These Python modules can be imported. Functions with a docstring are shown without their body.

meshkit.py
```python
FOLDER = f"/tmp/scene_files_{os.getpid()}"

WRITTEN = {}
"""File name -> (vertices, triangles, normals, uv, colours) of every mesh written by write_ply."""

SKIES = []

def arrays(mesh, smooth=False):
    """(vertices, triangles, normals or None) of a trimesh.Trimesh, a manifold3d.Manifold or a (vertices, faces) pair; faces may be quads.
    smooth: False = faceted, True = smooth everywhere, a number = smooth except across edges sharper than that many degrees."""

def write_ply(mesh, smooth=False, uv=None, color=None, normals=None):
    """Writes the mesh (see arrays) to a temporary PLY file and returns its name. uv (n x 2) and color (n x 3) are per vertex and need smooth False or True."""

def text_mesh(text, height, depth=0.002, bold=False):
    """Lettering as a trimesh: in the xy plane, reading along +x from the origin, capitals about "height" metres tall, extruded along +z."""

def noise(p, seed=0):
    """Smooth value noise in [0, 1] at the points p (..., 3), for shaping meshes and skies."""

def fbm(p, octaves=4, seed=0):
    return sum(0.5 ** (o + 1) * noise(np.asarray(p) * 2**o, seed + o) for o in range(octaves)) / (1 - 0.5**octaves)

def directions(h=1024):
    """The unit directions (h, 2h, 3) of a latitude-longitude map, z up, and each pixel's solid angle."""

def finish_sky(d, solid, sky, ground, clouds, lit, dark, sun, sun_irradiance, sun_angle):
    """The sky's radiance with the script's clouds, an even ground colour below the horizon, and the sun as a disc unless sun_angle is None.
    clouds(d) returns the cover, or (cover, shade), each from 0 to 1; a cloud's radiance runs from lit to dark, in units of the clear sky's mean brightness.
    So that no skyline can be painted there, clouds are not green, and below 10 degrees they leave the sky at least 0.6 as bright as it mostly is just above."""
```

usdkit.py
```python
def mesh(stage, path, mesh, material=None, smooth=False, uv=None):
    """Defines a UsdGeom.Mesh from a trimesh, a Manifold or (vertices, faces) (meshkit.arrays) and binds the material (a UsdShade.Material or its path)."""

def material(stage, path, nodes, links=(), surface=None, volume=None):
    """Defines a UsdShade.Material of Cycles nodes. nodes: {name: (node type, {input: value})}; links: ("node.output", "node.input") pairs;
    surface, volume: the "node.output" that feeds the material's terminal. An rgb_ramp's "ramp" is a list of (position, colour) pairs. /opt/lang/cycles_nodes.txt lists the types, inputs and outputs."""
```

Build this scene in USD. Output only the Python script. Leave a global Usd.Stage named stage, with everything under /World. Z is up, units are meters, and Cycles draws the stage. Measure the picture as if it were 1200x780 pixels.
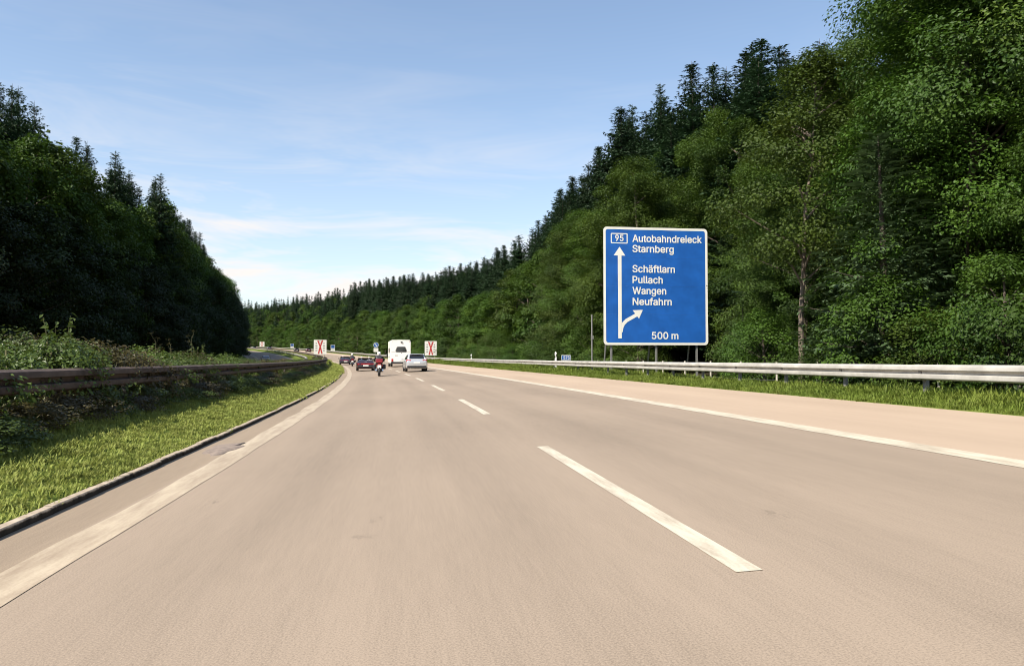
import math
import numpy as np
import trimesh
import manifold3d as m3
import shapely.geometry as sg
from shapely.ops import unary_union
import usdkit
import meshkit
from pxr import Usd, UsdGeom, UsdLux, UsdShade, Gf, Sdf, Vt

stage = Usd.Stage.CreateInMemory()
UsdGeom.SetStageUpAxis(stage, 'Z')
UsdGeom.SetStageMetersPerUnit(stage, 1.0)
world = UsdGeom.Xform.Define(stage, '/World')
stage.SetDefaultPrim(world.GetPrim())

# ------------------------------------------------------------------ camera, sky, sun
EXPOSURE = 0.92
SUN_ELEV, SUN_XY = math.radians(46), (-0.84, -0.54)
SUN_POWER, SKY_STRENGTH = 1.25, 0.106
YAW, PITCH, CAM_Z = 0.1352, 0.0358, 1.2
cam = UsdGeom.Camera.Define(stage, '/World/Camera')
cam.CreateHorizontalApertureAttr(36.0)
cam.CreateVerticalApertureAttr(36.0 * 665 / 1024)
cam.CreateFocalLengthAttr(36.0 * 910.5 / 1200)
cam.CreateClippingRangeAttr((0.1, 20000))
cam.CreateExposureAttr(EXPOSURE)
_f = np.array([math.sin(YAW) * math.cos(PITCH), math.cos(YAW) * math.cos(PITCH), math.sin(PITCH)])
_r = np.array([math.cos(YAW), -math.sin(YAW), 0.0])
_u = np.cross(_r, _f)
cam.AddTransformOp().Set(Gf.Matrix4d(*_r, 0, *_u, 0, *(-_f), 0, 0, 0, CAM_Z, 1))

sx, sy = np.array(SUN_XY) / np.hypot(*SUN_XY)
SUN = np.array([sx * math.cos(SUN_ELEV), sy * math.cos(SUN_ELEV), math.sin(SUN_ELEV)])
sun = UsdLux.DistantLight.Define(stage, '/World/sun')
sun.CreateIntensityAttr(SUN_POWER)
sun.CreateAngleAttr(0.5)
sun.CreateNormalizeAttr(True)
sun.CreateColorAttr(Gf.Vec3f(1.0, 0.93, 0.82))
_z = SUN
_x = np.cross([0, 0, 1.0], _z); _x /= np.linalg.norm(_x)
_y = np.cross(_z, _x)
sun.AddTransformOp().Set(Gf.Matrix4d(*_x, 0, *_y, 0, *_z, 0, 0, 0, 50, 1))

dome = UsdLux.DomeLight.Define(stage, '/World/sky')
dome.CreateIntensityAttr(1.0)
dome.GetPrim().SetCustomDataByKey('kind', 'structure')
CLOUD = 5.0
sky_mat = usdkit.material(stage, '/World/Looks/sky_material', {
    'sky': ('sky_texture', {'sky_type': 'single_scattering', 'sun_disc': False, 'sun_elevation': SUN_ELEV,
                            'sun_rotation': math.atan2(SUN[0], SUN[1]), 'altitude': 550.0, 'air_density': 1.0, 'aerosol_density': 1.0, 'ozone_density': 0.9}),
    'tc': ('texture_coordinate', {}),
    'sep': ('separate_xyz', {}),
    'map': ('mapping', {'scale': (2.2, 2.2, 13.0), 'rotation': (0.10, 0.06, 0.4)}),
    'n': ('noise_texture', {'scale': 1.6, 'detail': 7.0, 'roughness': 0.62, 'distortion': 0.6}),
    'map2': ('mapping', {'scale': (1.0, 1.0, 3.0), 'location': (3.1, 0.7, 0.2)}),
    'n2': ('noise_texture', {'scale': 1.3, 'detail': 3.0}),
    'r1': ('map_range', {'from_min': 0.44, 'from_max': 0.72, 'clamp': True}),
    'r2': ('map_range', {'from_min': 0.30, 'from_max': 0.58, 'clamp': True}),
    'low': ('map_range', {'from_min': 0.0, 'from_max': 0.50, 'to_min': 1.0, 'to_max': 0.0, 'clamp': True}),
    'lowp': ('math', {'math_type': 'power', 'value2': 2.2}),
    'veil': ('math', {'math_type': 'multiply_add', 'value2': 0.46, 'value3': 0.08}),
    'm1': ('math', {'math_type': 'multiply'}),
    'm2': ('math', {'math_type': 'multiply'}),
    'm3': ('math', {'math_type': 'multiply', 'value2': 1.9}),
    'add': ('math', {'math_type': 'add', 'use_clamp': True}),
    'mix': ('mix_color', {'b': (CLOUD * 1.03, CLOUD * 0.965, CLOUD * 0.925), 'use_clamp': False}),
    'tint': ('mix_color', {'blend_type': 'multiply', 'fac': 1.0, 'b': (0.90, 1.0, 1.03), 'use_clamp': False}),
    'bg': ('background_shader', {'strength': SKY_STRENGTH}),
}, [('tc.generated', 'sep.vector'), ('tc.generated', 'map.vector'), ('map.vector', 'n.vector'), ('tc.generated', 'map2.vector'), ('map2.vector', 'n2.vector'),
    ('n.fac', 'r1.value'), ('n2.fac', 'r2.value'), ('sep.z', 'low.value'), ('low.result', 'lowp.value1'), ('lowp.value', 'veil.value1'),
    ('r1.result', 'm1.value1'), ('r2.result', 'm1.value2'), ('m1.value', 'm2.value1'), ('lowp.value', 'm2.value2'), ('m2.value', 'm3.value1'),
    ('m3.value', 'add.value1'), ('veil.value', 'add.value2'), ('add.value', 'mix.fac'), ('sky.color', 'tint.a'), ('tint.result', 'mix.a'), ('mix.result', 'bg.color')], surface='bg.background')
UsdShade.MaterialBindingAPI.Apply(dome.GetPrim()).Bind(sky_mat)

# ------------------------------------------------------------------ the road's course: s along it, lat to the right of the driver's line
_S = np.arange(-80.0, 1600.5, 0.5)
_K = np.interp(_S, [-80, 0, 82, 330, 420, 1600], [0.00122, 0.00122, 0.00077, 0.00077, 0.0010, 0.0010])
_TH = np.cumsum(_K) * 0.5
_TH -= np.interp(0, _S, _TH)
_CX = np.cumsum(-np.sin(_TH)) * 0.5
_CY = np.cumsum(np.cos(_TH)) * 0.5
_CX -= np.interp(0, _S, _CX); _CY -= np.interp(0, _S, _CY)
_G = 4.46e-5
_SL = np.where(_S < 0, 0, np.where(_S < 300, 2 * _G * _S, np.interp(_S, [300, 450, 1600], [2 * _G * 300, 0.021, 0.015])))
_CZ = np.cumsum(_SL) * 0.5
LATS = [(-700, 16), (-120, 4), (-60, 1.2), (-26, -0.3), (-22, -0.75), (-20.4, -0.66), (-9.2, -0.19), (-8.6, -0.14), (-7.6, 0.15), (-6.6, 0.36), (-4.7, 0.34), (-4.2, 0.27), (-3.04, -0.03),
        (-2.874, -0.122), (9.04, 0.384), (9.5, 0.37), (10.6, 0.36), (13, 0.10), (16, 0.05), (26, 0.6), (60, 4.0), (120, 9), (700, 30)]
SLOPE = 0.0425


def zc(lat):
    return np.interp(lat, [a for a, b in LATS], [b for a, b in LATS])


def heading(s):
    return np.interp(s, _S, _TH)


def pt(s, lat, dz=0.0, ground=True):
    s, lat, dz = np.broadcast_arrays(np.asarray(s, float), np.asarray(lat, float), np.asarray(dz, float))
    th = np.interp(s, _S, _TH)
    z = np.interp(s, _S, _CZ) + (zc(lat) if ground else 0) + dz
    return np.stack([np.interp(s, _S, _CX) + lat * np.cos(th), np.interp(s, _S, _CY) + lat * np.sin(th), z], -1)


# ------------------------------------------------------------------ materials
LOOKS = '/World/Looks/'


def plain(name, col, rough=0.5, metal=0.0, spec=0.5, coat=0.0, noise=0.12, nscale=6.0, bump=0.0, rand=0.0):
    """A principled surface with a little procedural unevenness of tone."""
    lo = tuple(c * (1 - noise) for c in col); hi = tuple(min(1, c * (1 + noise)) for c in col)
    nodes = {'geo': ('geometry', {}), 'n': ('noise_texture', {'scale': nscale, 'detail': 5.0, 'roughness': 0.6}),
             'r': ('rgb_ramp', {'ramp': [(0.3, lo), (0.7, hi)]}),
             'p': ('principled_bsdf', {'roughness': rough, 'metallic': metal, 'specular_ior_level': spec, 'coat_weight': coat})}
    links = [('geo.position', 'n.vector'), ('n.fac', 'r.fac'), ('r.color', 'p.base_color')]
    if bump:
        nodes['b'] = ('bump', {'strength': bump, 'distance': 0.02})
        links += [('n.fac', 'b.height'), ('b.normal', 'p.normal')]
    return usdkit.material(stage, LOOKS + name, nodes, links, surface='p.BSDF')


def asphalt(name, dark, light, streak=0.5):
    """Road surface: st is (lat, s) in metres, so that wear runs along the lanes."""
    return usdkit.material(stage, LOOKS + name, {
        'uv': ('uvmap', {'attribute': 'st'}),
        'm1': ('mapping', {'scale': (2.6, 0.10, 1)}), 'n1': ('noise_texture', {'scale': 1.0, 'detail': 5.0, 'roughness': 0.6}),
        'm2': ('mapping', {'scale': (34.0, 2.2, 1)}), 'n2': ('noise_texture', {'scale': 1.0, 'detail': 3.0, 'roughness': 0.6}),
        'm3': ('mapping', {'scale': (0.35, 0.12, 1), 'location': (3, 7, 0)}), 'n3': ('noise_texture', {'scale': 1.0, 'detail': 4.0}),
        'n4': ('noise_texture', {'scale': 95.0, 'detail': 3.0, 'roughness': 0.7}),
        'm5': ('mapping', {'scale': (1.5, 0.5, 1), 'location': (11, 3, 0)}), 'v': ('noise_texture', {'scale': 1.1, 'detail': 6.0, 'roughness': 0.75}),
        'spot': ('map_range', {'from_min': 0.66, 'from_max': 0.74, 'to_min': 0.0, 'to_max': 0.16, 'clamp': True}),
        'sx': ('separate_xyz', {}), 'tr': ('math', {'math_type': 'multiply_add', 'value2': 2 * math.pi / 1.9, 'value3': 0.4}), 'tc': ('math', {'math_type': 'cosine'}), 'ta': ('math', {'math_type': 'multiply', 'value2': 0.018}),
        'w1': ('math', {'math_type': 'multiply_add', 'value2': 0.30 * streak}), 'w2': ('math', {'math_type': 'multiply_add', 'value2': 0.22 * streak}),
        'w3': ('math', {'math_type': 'multiply_add', 'value2': 0.20}), 'w4': ('math', {'math_type': 'multiply_add', 'value2': 0.70}),
        'sub': ('math', {'math_type': 'subtract'}),
        'nrm': ('map_range', {'from_min': 0.335 + 0.14 * streak, 'from_max': 0.565 + 0.21 * streak, 'clamp': True}),
        'r': ('rgb_ramp', {'ramp': [(0.0, dark), (1.0, light)]}),
        'b': ('bump', {'strength': 0.35, 'distance': 0.006}),
        'p': ('principled_bsdf', {'roughness': 0.82, 'specular_ior_level': 0.25}),
    }, [('uv.UV', 'sx.vector'), ('sx.x', 'tr.value1'), ('tr.value', 'tc.value1'), ('tc.value', 'ta.value1'), ('ta.value', 'w1.value3'), ('uv.UV', 'm1.vector'), ('m1.vector', 'n1.vector'), ('uv.UV', 'm2.vector'), ('m2.vector', 'n2.vector'), ('uv.UV', 'm3.vector'), ('m3.vector', 'n3.vector'),
        ('uv.UV', 'n4.vector'), ('uv.UV', 'm5.vector'), ('m5.vector', 'v.vector'), ('v.fac', 'spot.value'),
        ('n1.fac', 'w1.value1'), ('n2.fac', 'w2.value1'), ('w1.value', 'w2.value3'), ('n3.fac', 'w3.value1'), ('w2.value', 'w3.value3'), ('n4.fac', 'w4.value1'), ('w3.value', 'w4.value3'),
        ('w4.value', 'sub.value1'), ('spot.result', 'sub.value2'), ('sub.value', 'nrm.value'), ('nrm.result', 'r.fac'), ('r.color', 'p.base_color'), ('n4.fac', 'b.height'), ('b.normal', 'p.normal')], surface='p.BSDF')


def paint_line(name, col, under, wear, scale=3.0):
    return usdkit.material(stage, LOOKS + name, {
        'uv': ('uvmap', {'attribute': 'st'}),
        'm': ('mapping', {'scale': (6.0 * scale / 3, 0.9 * scale / 3, 1)}), 'n': ('noise_texture', {'scale': 1.2, 'detail': 8.0, 'roughness': 0.72}),
        'n2': ('noise_texture', {'scale': 60.0, 'detail': 2.0}),
        'a': ('math', {'math_type': 'multiply_add', 'value2': 0.25}),
        'r': ('map_range', {'from_min': 0.75 - wear, 'from_max': 0.95 - wear * 0.6, 'clamp': True}),
        'mix': ('mix_color', {'a': col, 'b': under}),
        'p': ('principled_bsdf', {'roughness': 0.6, 'specular_ior_level': 0.3}),
    }, [('uv.UV', 'm.vector'), ('m.vector', 'n.vector'), ('uv.UV', 'n2.vector'), ('n2.fac', 'a.value1'), ('n.fac', 'a.value3'), ('a.value', 'r.value'), ('r.result', 'mix.fac'), ('mix.result', 'p.base_color')], surface='p.BSDF')


def leafy(name, cols, trans=0.3, rough=0.55, spec=0.25):
    """Leaves: each leaf has a tone of its own, each plant too; light passes through."""
    n = len(cols)
    return usdkit.material(stage, LOOKS + name, {
        'geo': ('geometry', {}), 'oi': ('object_info', {}), 'tc': ('texture_coordinate', {}),
        'n': ('noise_texture', {'scale': 0.55, 'detail': 2.0}),
        'a': ('math', {'math_type': 'multiply', 'value2': 0.5}), 'b': ('math', {'math_type': 'multiply_add', 'value2': 0.6}), 
        'r': ('rgb_ramp', {'ramp': [(0.08 + 0.84 * i / (n - 1), c) for i, c in enumerate(cols)]}),
        'orr': ('map_range', {'from_min': 0.0, 'from_max': 1.0, 'to_min': 0.80, 'to_max': 1.30}),
        'oh': ('map_range', {'from_min': 0.0, 'from_max': 1.0, 'to_min': 0.492, 'to_max': 0.506}),
        'h': ('hsv', {'saturation': 1.0}),
        'p': ('principled_bsdf', {'roughness': rough, 'specular_ior_level': spec}),
        't': ('translucent_bsdf', {}), 'mx': ('mix_closure', {'fac': trans}),
    }, [('geo.random_per_island', 'a.value1'), ('geo.position', 'n.vector'), ('n.fac', 'b.value1'), ('a.value', 'b.value3'), ('b.value', 'r.fac'), ('r.color', 'h.color'),
        ('oi.random', 'orr.value'), ('oi.random', 'oh.value'), ('orr.result', 'h.value'), ('oh.result', 'h.hue'),
        ('h.color', 'p.base_color'), ('h.color', 't.color'), ('p.BSDF', 'mx.closure1'), ('t.BSDF', 'mx.closure2')], surface='mx.closure')


def pane(name, tint):
    return usdkit.material(stage, LOOKS + name, {'f': ('fresnel', {'IOR': 1.5}), 't': ('transparent_bsdf', {'color': tint}), 'g': ('glossy_bsdf', {'color': (1, 1, 1), 'roughness': 0.02}), 'm': ('mix_closure', {})},
                           [('f.fac', 'm.fac'), ('t.BSDF', 'm.closure1'), ('g.BSDF', 'm.closure2')], surface='m.closure')


M = {}
M['asphalt'] = asphalt('asphalt_lanes', (0.142, 0.111, 0.083), (0.286, 0.224, 0.168))
M['shoulder'] = asphalt('pale_shoulder', (0.26, 0.194, 0.141), (0.405, 0.31, 0.228), 0.35)
M['gutter'] = asphalt('gutter_concrete', (0.16, 0.122, 0.086), (0.275, 0.213, 0.152), 0.8)
M['white_line'] = paint_line('white_line', (0.50, 0.452, 0.355), (0.29, 0.235, 0.175), 0.21)
M['worn_line'] = paint_line('worn_line', (0.44, 0.365, 0.265), (0.26, 0.20, 0.14), 0.30, 2.2)
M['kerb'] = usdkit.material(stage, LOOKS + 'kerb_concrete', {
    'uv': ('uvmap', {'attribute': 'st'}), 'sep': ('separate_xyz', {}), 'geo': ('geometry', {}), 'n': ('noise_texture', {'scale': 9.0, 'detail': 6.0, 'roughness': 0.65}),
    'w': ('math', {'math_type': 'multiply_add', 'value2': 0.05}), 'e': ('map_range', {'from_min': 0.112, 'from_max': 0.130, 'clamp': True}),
    'r': ('rgb_ramp', {'ramp': [(0.3, (0.27, 0.215, 0.16)), (0.7, (0.44, 0.37, 0.29))]}), 'd': ('rgb_ramp', {'ramp': [(0.3, (0.020, 0.017, 0.014)), (0.75, (0.055, 0.046, 0.036))]}),  # dark ramp below the top edge: shade of the face painted in, with grime
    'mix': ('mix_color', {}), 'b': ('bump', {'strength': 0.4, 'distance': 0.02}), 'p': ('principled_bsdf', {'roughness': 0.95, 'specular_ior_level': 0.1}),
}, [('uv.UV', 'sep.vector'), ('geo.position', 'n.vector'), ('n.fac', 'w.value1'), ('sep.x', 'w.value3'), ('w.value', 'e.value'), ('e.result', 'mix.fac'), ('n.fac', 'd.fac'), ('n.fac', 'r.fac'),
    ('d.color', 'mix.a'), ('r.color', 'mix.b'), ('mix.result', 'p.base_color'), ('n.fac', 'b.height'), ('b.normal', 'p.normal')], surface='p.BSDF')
M['kerb_patch'] = plain('patch_tar', (0.20, 0.155, 0.125), 0.9, noise=0.3, nscale=12, bump=0.5)
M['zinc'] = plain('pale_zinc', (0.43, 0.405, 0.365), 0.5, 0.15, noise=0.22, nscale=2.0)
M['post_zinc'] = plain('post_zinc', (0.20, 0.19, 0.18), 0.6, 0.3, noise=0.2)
M['rust_rail'] = plain('dark_weathered_rail', (0.085, 0.062, 0.052), 0.75, 0.1, 0.2, noise=0.45, nscale=2.5)  # dark brown base with broad blotches of tone
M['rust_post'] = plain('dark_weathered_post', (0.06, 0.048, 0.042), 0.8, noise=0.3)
M['pole'] = plain('grey_pole', (0.20, 0.197, 0.185), 0.5, 0.4)
M['white_paint'] = plain('white_paint', (0.82, 0.81, 0.77), 0.35, noise=0.04)
M['sign_white'] = plain('sign_white', (0.66, 0.64, 0.58), 0.45, noise=0.05, nscale=2)
M['sign_blue'] = plain('sign_blue', (0.010, 0.088, 0.34), 0.42, noise=0.16, nscale=1.2)
M['sign_grey'] = plain('sign_back_grey', (0.35, 0.36, 0.36), 0.5, 0.5)
M['sign_red'] = plain('cross_red', (0.42, 0.035, 0.03), 0.5)
M['ink'] = plain('dark_ink', (0.06, 0.06, 0.065), 0.6)
M['black'] = plain('black_plastic', (0.018, 0.018, 0.02), 0.55)
M['rubber'] = plain('tyre_rubber', (0.022, 0.021, 0.021), 0.85)
M['silver'] = plain('silver_paint', (0.62, 0.62, 0.62), 0.28, 0.55, coat=0.6, noise=0.03)
M['camper_white'] = plain('camper_white', (0.83, 0.81, 0.75), 0.35, coat=0.3, noise=0.03)
M['dark_red'] = plain('dark_red_paint', (0.055, 0.008, 0.014), 0.3, 0.1, coat=0.6, noise=0.05)
M['navy'] = plain('navy_paint', (0.018, 0.024, 0.055), 0.3, 0.1, coat=0.6, noise=0.05)
M['dark_paint'] = plain('dark_car_paint', (0.022, 0.023, 0.027), 0.3, 0.1, coat=0.6, noise=0.05)
M['soft_top'] = plain('navy_cloth', (0.014, 0.017, 0.034), 0.85)
M['red'] = plain('red_plastic', (0.42, 0.02, 0.025), 0.3)
M['red_case'] = plain('red_case_plastic', (0.15, 0.011, 0.015), 0.35)
M['lamp_red'] = plain('red_lamp', (0.38, 0.012, 0.012), 0.12, coat=0.8)
M['lamp_white'] = plain('clear_lamp', (0.85, 0.85, 0.82), 0.1, 0.2, coat=0.8)
M['plate'] = plain('number_plate', (0.78, 0.77, 0.72), 0.4)
M['rim'] = plain('alloy_rim', (0.50, 0.50, 0.50), 0.3, 0.8)
M['chrome'] = plain('chrome', (0.7, 0.7, 0.7), 0.15, 1.0)
M['glass'] = pane('tinted_glass', (0.18, 0.20, 0.21))
M['dark_glass'] = plain('dark_glass', (0.012, 0.014, 0.016), 0.05, coat=1.0)
M['leather'] = plain('dark_leather', (0.016, 0.016, 0.019), 0.5)
M['jacket_light'] = plain('pale_jacket', (0.55, 0.48, 0.46), 0.8)
M['skin'] = plain('skin', (0.50, 0.30, 0.21), 0.5)
M['hair'] = plain('fair_hair', (0.35, 0.27, 0.17), 0.7)
M['cap_white'] = plain('white_cap', (0.82, 0.80, 0.76), 0.8)
M['denim'] = plain('blue_denim', (0.06, 0.08, 0.15), 0.85)
M['bark'] = plain('bark_brown', (0.080, 0.062, 0.048), 0.95, noise=0.4, nscale=7, bump=0.6)
M['bark_pale'] = plain('bark_pale', (0.125, 0.097, 0.074), 0.95, noise=0.35, nscale=6, bump=0.5)
M['dry_wood'] = plain('dry_pale_stick', (0.62, 0.52, 0.40), 0.9)
M['fence_post'] = plain('fence_wood', (0.42, 0.38, 0.32), 0.9, noise=0.25)
M['wire'] = plain('fence_wire', (0.25, 0.25, 0.25), 0.5, 0.7)
M['stem'] = plain('plant_stem', (0.12, 0.11, 0.05), 0.9)
M['leaf_a'] = leafy('leaves_mid_green', [(0.019, 0.045, 0.005), (0.050, 0.096, 0.009), (0.114, 0.162, 0.015), (0.20, 0.212, 0.028)])
M['leaf_b'] = leafy('leaves_deep_green', [(0.014, 0.034, 0.005), (0.037, 0.074, 0.008), (0.085, 0.132, 0.013), (0.155, 0.175, 0.024)])
M['leaf_d'] = leafy('leaves_dark_green', [(0.008, 0.019, 0.004), (0.019, 0.036, 0.006), (0.036, 0.056, 0.008), (0.060, 0.076, 0.012)], 0.22)  # leaf colour darkened to carry the shade on the left forest front
M['leaf_c'] = leafy('leaves_olive', [(0.022, 0.044, 0.006), (0.058, 0.096, 0.011), (0.122, 0.158, 0.018), (0.21, 0.205, 0.034)])
M['needle'] = leafy('spruce_needles', [(0.010, 0.024, 0.009), (0.020, 0.043, 0.014), (0.034, 0.062, 0.017), (0.050, 0.070, 0.020)], 0.12, 0.6)
M['needle_pale'] = leafy('pine_needles', [(0.035, 0.060, 0.024), (0.060, 0.098, 0.036), (0.090, 0.130, 0.050)], 0.15, 0.6)
M['leaf_hedge'] = leafy('hedge_leaves', [(0.026, 0.044, 0.008), (0.085, 0.125, 0.020), (0.19, 0.23, 0.045), (0.36, 0.33, 0.095)], 0.3, 0.45, 0.4)
M['leaf_brown'] = leafy('hedge_leaves_ruddy', [(0.03, 0.028, 0.010), (0.085, 0.07, 0.024), (0.17, 0.15, 0.045), (0.28, 0.16, 0.08)], 0.3, 0.45, 0.4)
M['grass'] = leafy('verge_grass', [(0.16, 0.19, 0.04), (0.25, 0.28, 0.065), (0.345, 0.35, 0.11), (0.45, 0.40, 0.20)], 0.35, 0.6, 0.2)
M['grass_right'] = leafy('far_verge_grass', [(0.085, 0.125, 0.018), (0.14, 0.18, 0.028), (0.21, 0.235, 0.045), (0.31, 0.27, 0.10)], 0.35, 0.6, 0.2)
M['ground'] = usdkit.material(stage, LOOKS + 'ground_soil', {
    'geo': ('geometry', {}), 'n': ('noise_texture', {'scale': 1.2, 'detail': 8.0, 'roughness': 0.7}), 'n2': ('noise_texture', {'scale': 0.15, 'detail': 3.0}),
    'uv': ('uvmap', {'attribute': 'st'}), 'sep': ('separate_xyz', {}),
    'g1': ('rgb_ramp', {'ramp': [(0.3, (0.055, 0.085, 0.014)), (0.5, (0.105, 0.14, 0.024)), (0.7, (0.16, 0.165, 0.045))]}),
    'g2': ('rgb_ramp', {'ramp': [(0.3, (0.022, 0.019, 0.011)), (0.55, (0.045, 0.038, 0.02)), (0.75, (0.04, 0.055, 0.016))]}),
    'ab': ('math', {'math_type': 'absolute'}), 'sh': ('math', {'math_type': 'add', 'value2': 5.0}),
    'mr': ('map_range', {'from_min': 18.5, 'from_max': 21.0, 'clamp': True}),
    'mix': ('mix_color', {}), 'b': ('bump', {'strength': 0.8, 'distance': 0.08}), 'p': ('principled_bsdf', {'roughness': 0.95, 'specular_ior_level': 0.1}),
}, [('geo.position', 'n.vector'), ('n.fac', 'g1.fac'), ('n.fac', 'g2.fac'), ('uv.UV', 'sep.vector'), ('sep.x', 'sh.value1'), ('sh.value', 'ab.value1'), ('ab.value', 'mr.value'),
    ('mr.result', 'mix.fac'), ('g1.color', 'mix.a'), ('g2.color', 'mix.b'), ('mix.result', 'p.base_color'), ('n.fac', 'b.height'), ('b.normal', 'p.normal')], surface='p.BSDF')


# ------------------------------------------------------------------ helpers
used = {}


def fresh(parent, name):
    key = (parent, name)
    k = used.get(key, 0)
    used[key] = k + 1
    return f'{parent}/{name}' if k == 0 else f'{parent}/{name}_{k:03d}'


def tag(prim, label=None, cat=None, group=None, kind=None):
    p = prim.GetPrim() if hasattr(prim, 'GetPrim') else prim
    for k, v in (('label', label), ('category', cat), ('group', group), ('kind', kind)):
        if v:
            p.SetCustomDataByKey(k, v)
    return prim


def put(name, mesh, mat, parent=None, smooth=False, uv=None, label=None):
    """One Mesh prim under parent (a prim with a path) or under /World."""
    base = '/World' if parent is None else str(parent.GetPath())
    o = usdkit.mesh(stage, fresh(base, name), mesh, M[mat], smooth, uv)
    o.CreateDoubleSidedAttr(True)
    if label:
        o.GetPrim().SetCustomDataByKey('label', label)
    return o


def thing(name, label=None, cat=None, group=None, kind=None, mat=None, parent=None):
    x = UsdGeom.Xform.Define(stage, fresh('/World' if parent is None else str(parent.GetPath()), name))
    if mat is not None:
        x.AddTransformOp().Set(mat)
    tag(x, label, cat, group, kind)
    return x


def place(pos, rz=0.0, scale=(1, 1, 1), tilt=0.0, tiltdir=0.0):
    s = np.broadcast_to(np.asarray(scale, float), 3)
    R = np.array([[math.cos(rz), -math.sin(rz), 0], [math.sin(rz), math.cos(rz), 0], [0, 0, 1.0]])
    if tilt:
        a = np.array([math.cos(tiltdir), math.sin(tiltdir), 0])
        R = trimesh.transformations.rotation_matrix(tilt, a)[:3, :3] @ R
    A = R * s
    return Gf.Matrix4d(*A[:, 0], 0, *A[:, 1], 0, *A[:, 2], 0, *map(float, pos), 1)


def on_road(s, lat, dz=0.0, turn=0.0):
    """A frame standing on the ground there, y along the road, rolled with the cross-fall."""
    p = pt(s, lat, dz)
    return place(p, float(heading(s)) + turn, 1.0)


def copies(proto, name, mat, label, cat, group=None):
    x = UsdGeom.Xform.Define(stage, fresh('/World', name))
    x.GetPrim().GetReferences().AddInternalReference(proto)
    x.AddTransformOp().Set(mat)
    x.GetPrim().SetInstanceable(True)
    tag(x, label, cat, group)
    return x


def proto_class(name):
    p = stage.CreateClassPrim('/World/' + name)
    UsdGeom.Xform(p)
    return p


def cat_(ms):
    return trimesh.util.concatenate([m if isinstance(m, trimesh.Trimesh) else trimesh.Trimesh(*m, process=False) for m in ms])


def tm(man):
    m = man.to_mesh()
    return trimesh.Trimesh(m.vert_properties[:, :3], m.tri_verts, process=False)


_ICO = {k: np.array(trimesh.creation.icosphere(k, 1.0).vertices) for k in (0, 1, 2)}


def hull(pts):
    return m3.Manifold.hull_points(np.asarray(pts, float))


def bone(a, ra, b, rb, k=1):
    return hull(np.vstack([_ICO[k] * ra + a, _ICO[k] * rb + b]))


def rbox(c, d, r=0.02, k=1):
    c, d = np.asarray(c, float), np.asarray(d, float) / 2
    r = min(r, d.min() * 0.98)
    P = [_ICO[k] * r + c + (d - r) * np.array(s) for s in np.ndindex(2, 2, 2) for s in [np.array(s) * 2 - 1]]
    return tm(hull(np.vstack(P)))


def box(c, d):
    return trimesh.creation.box(d, trimesh.transformations.translation_matrix(c))


def cyl(a, b, r, n=12):
    return trimesh.creation.cylinder(r, segment=[a, b], sections=n)


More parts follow.
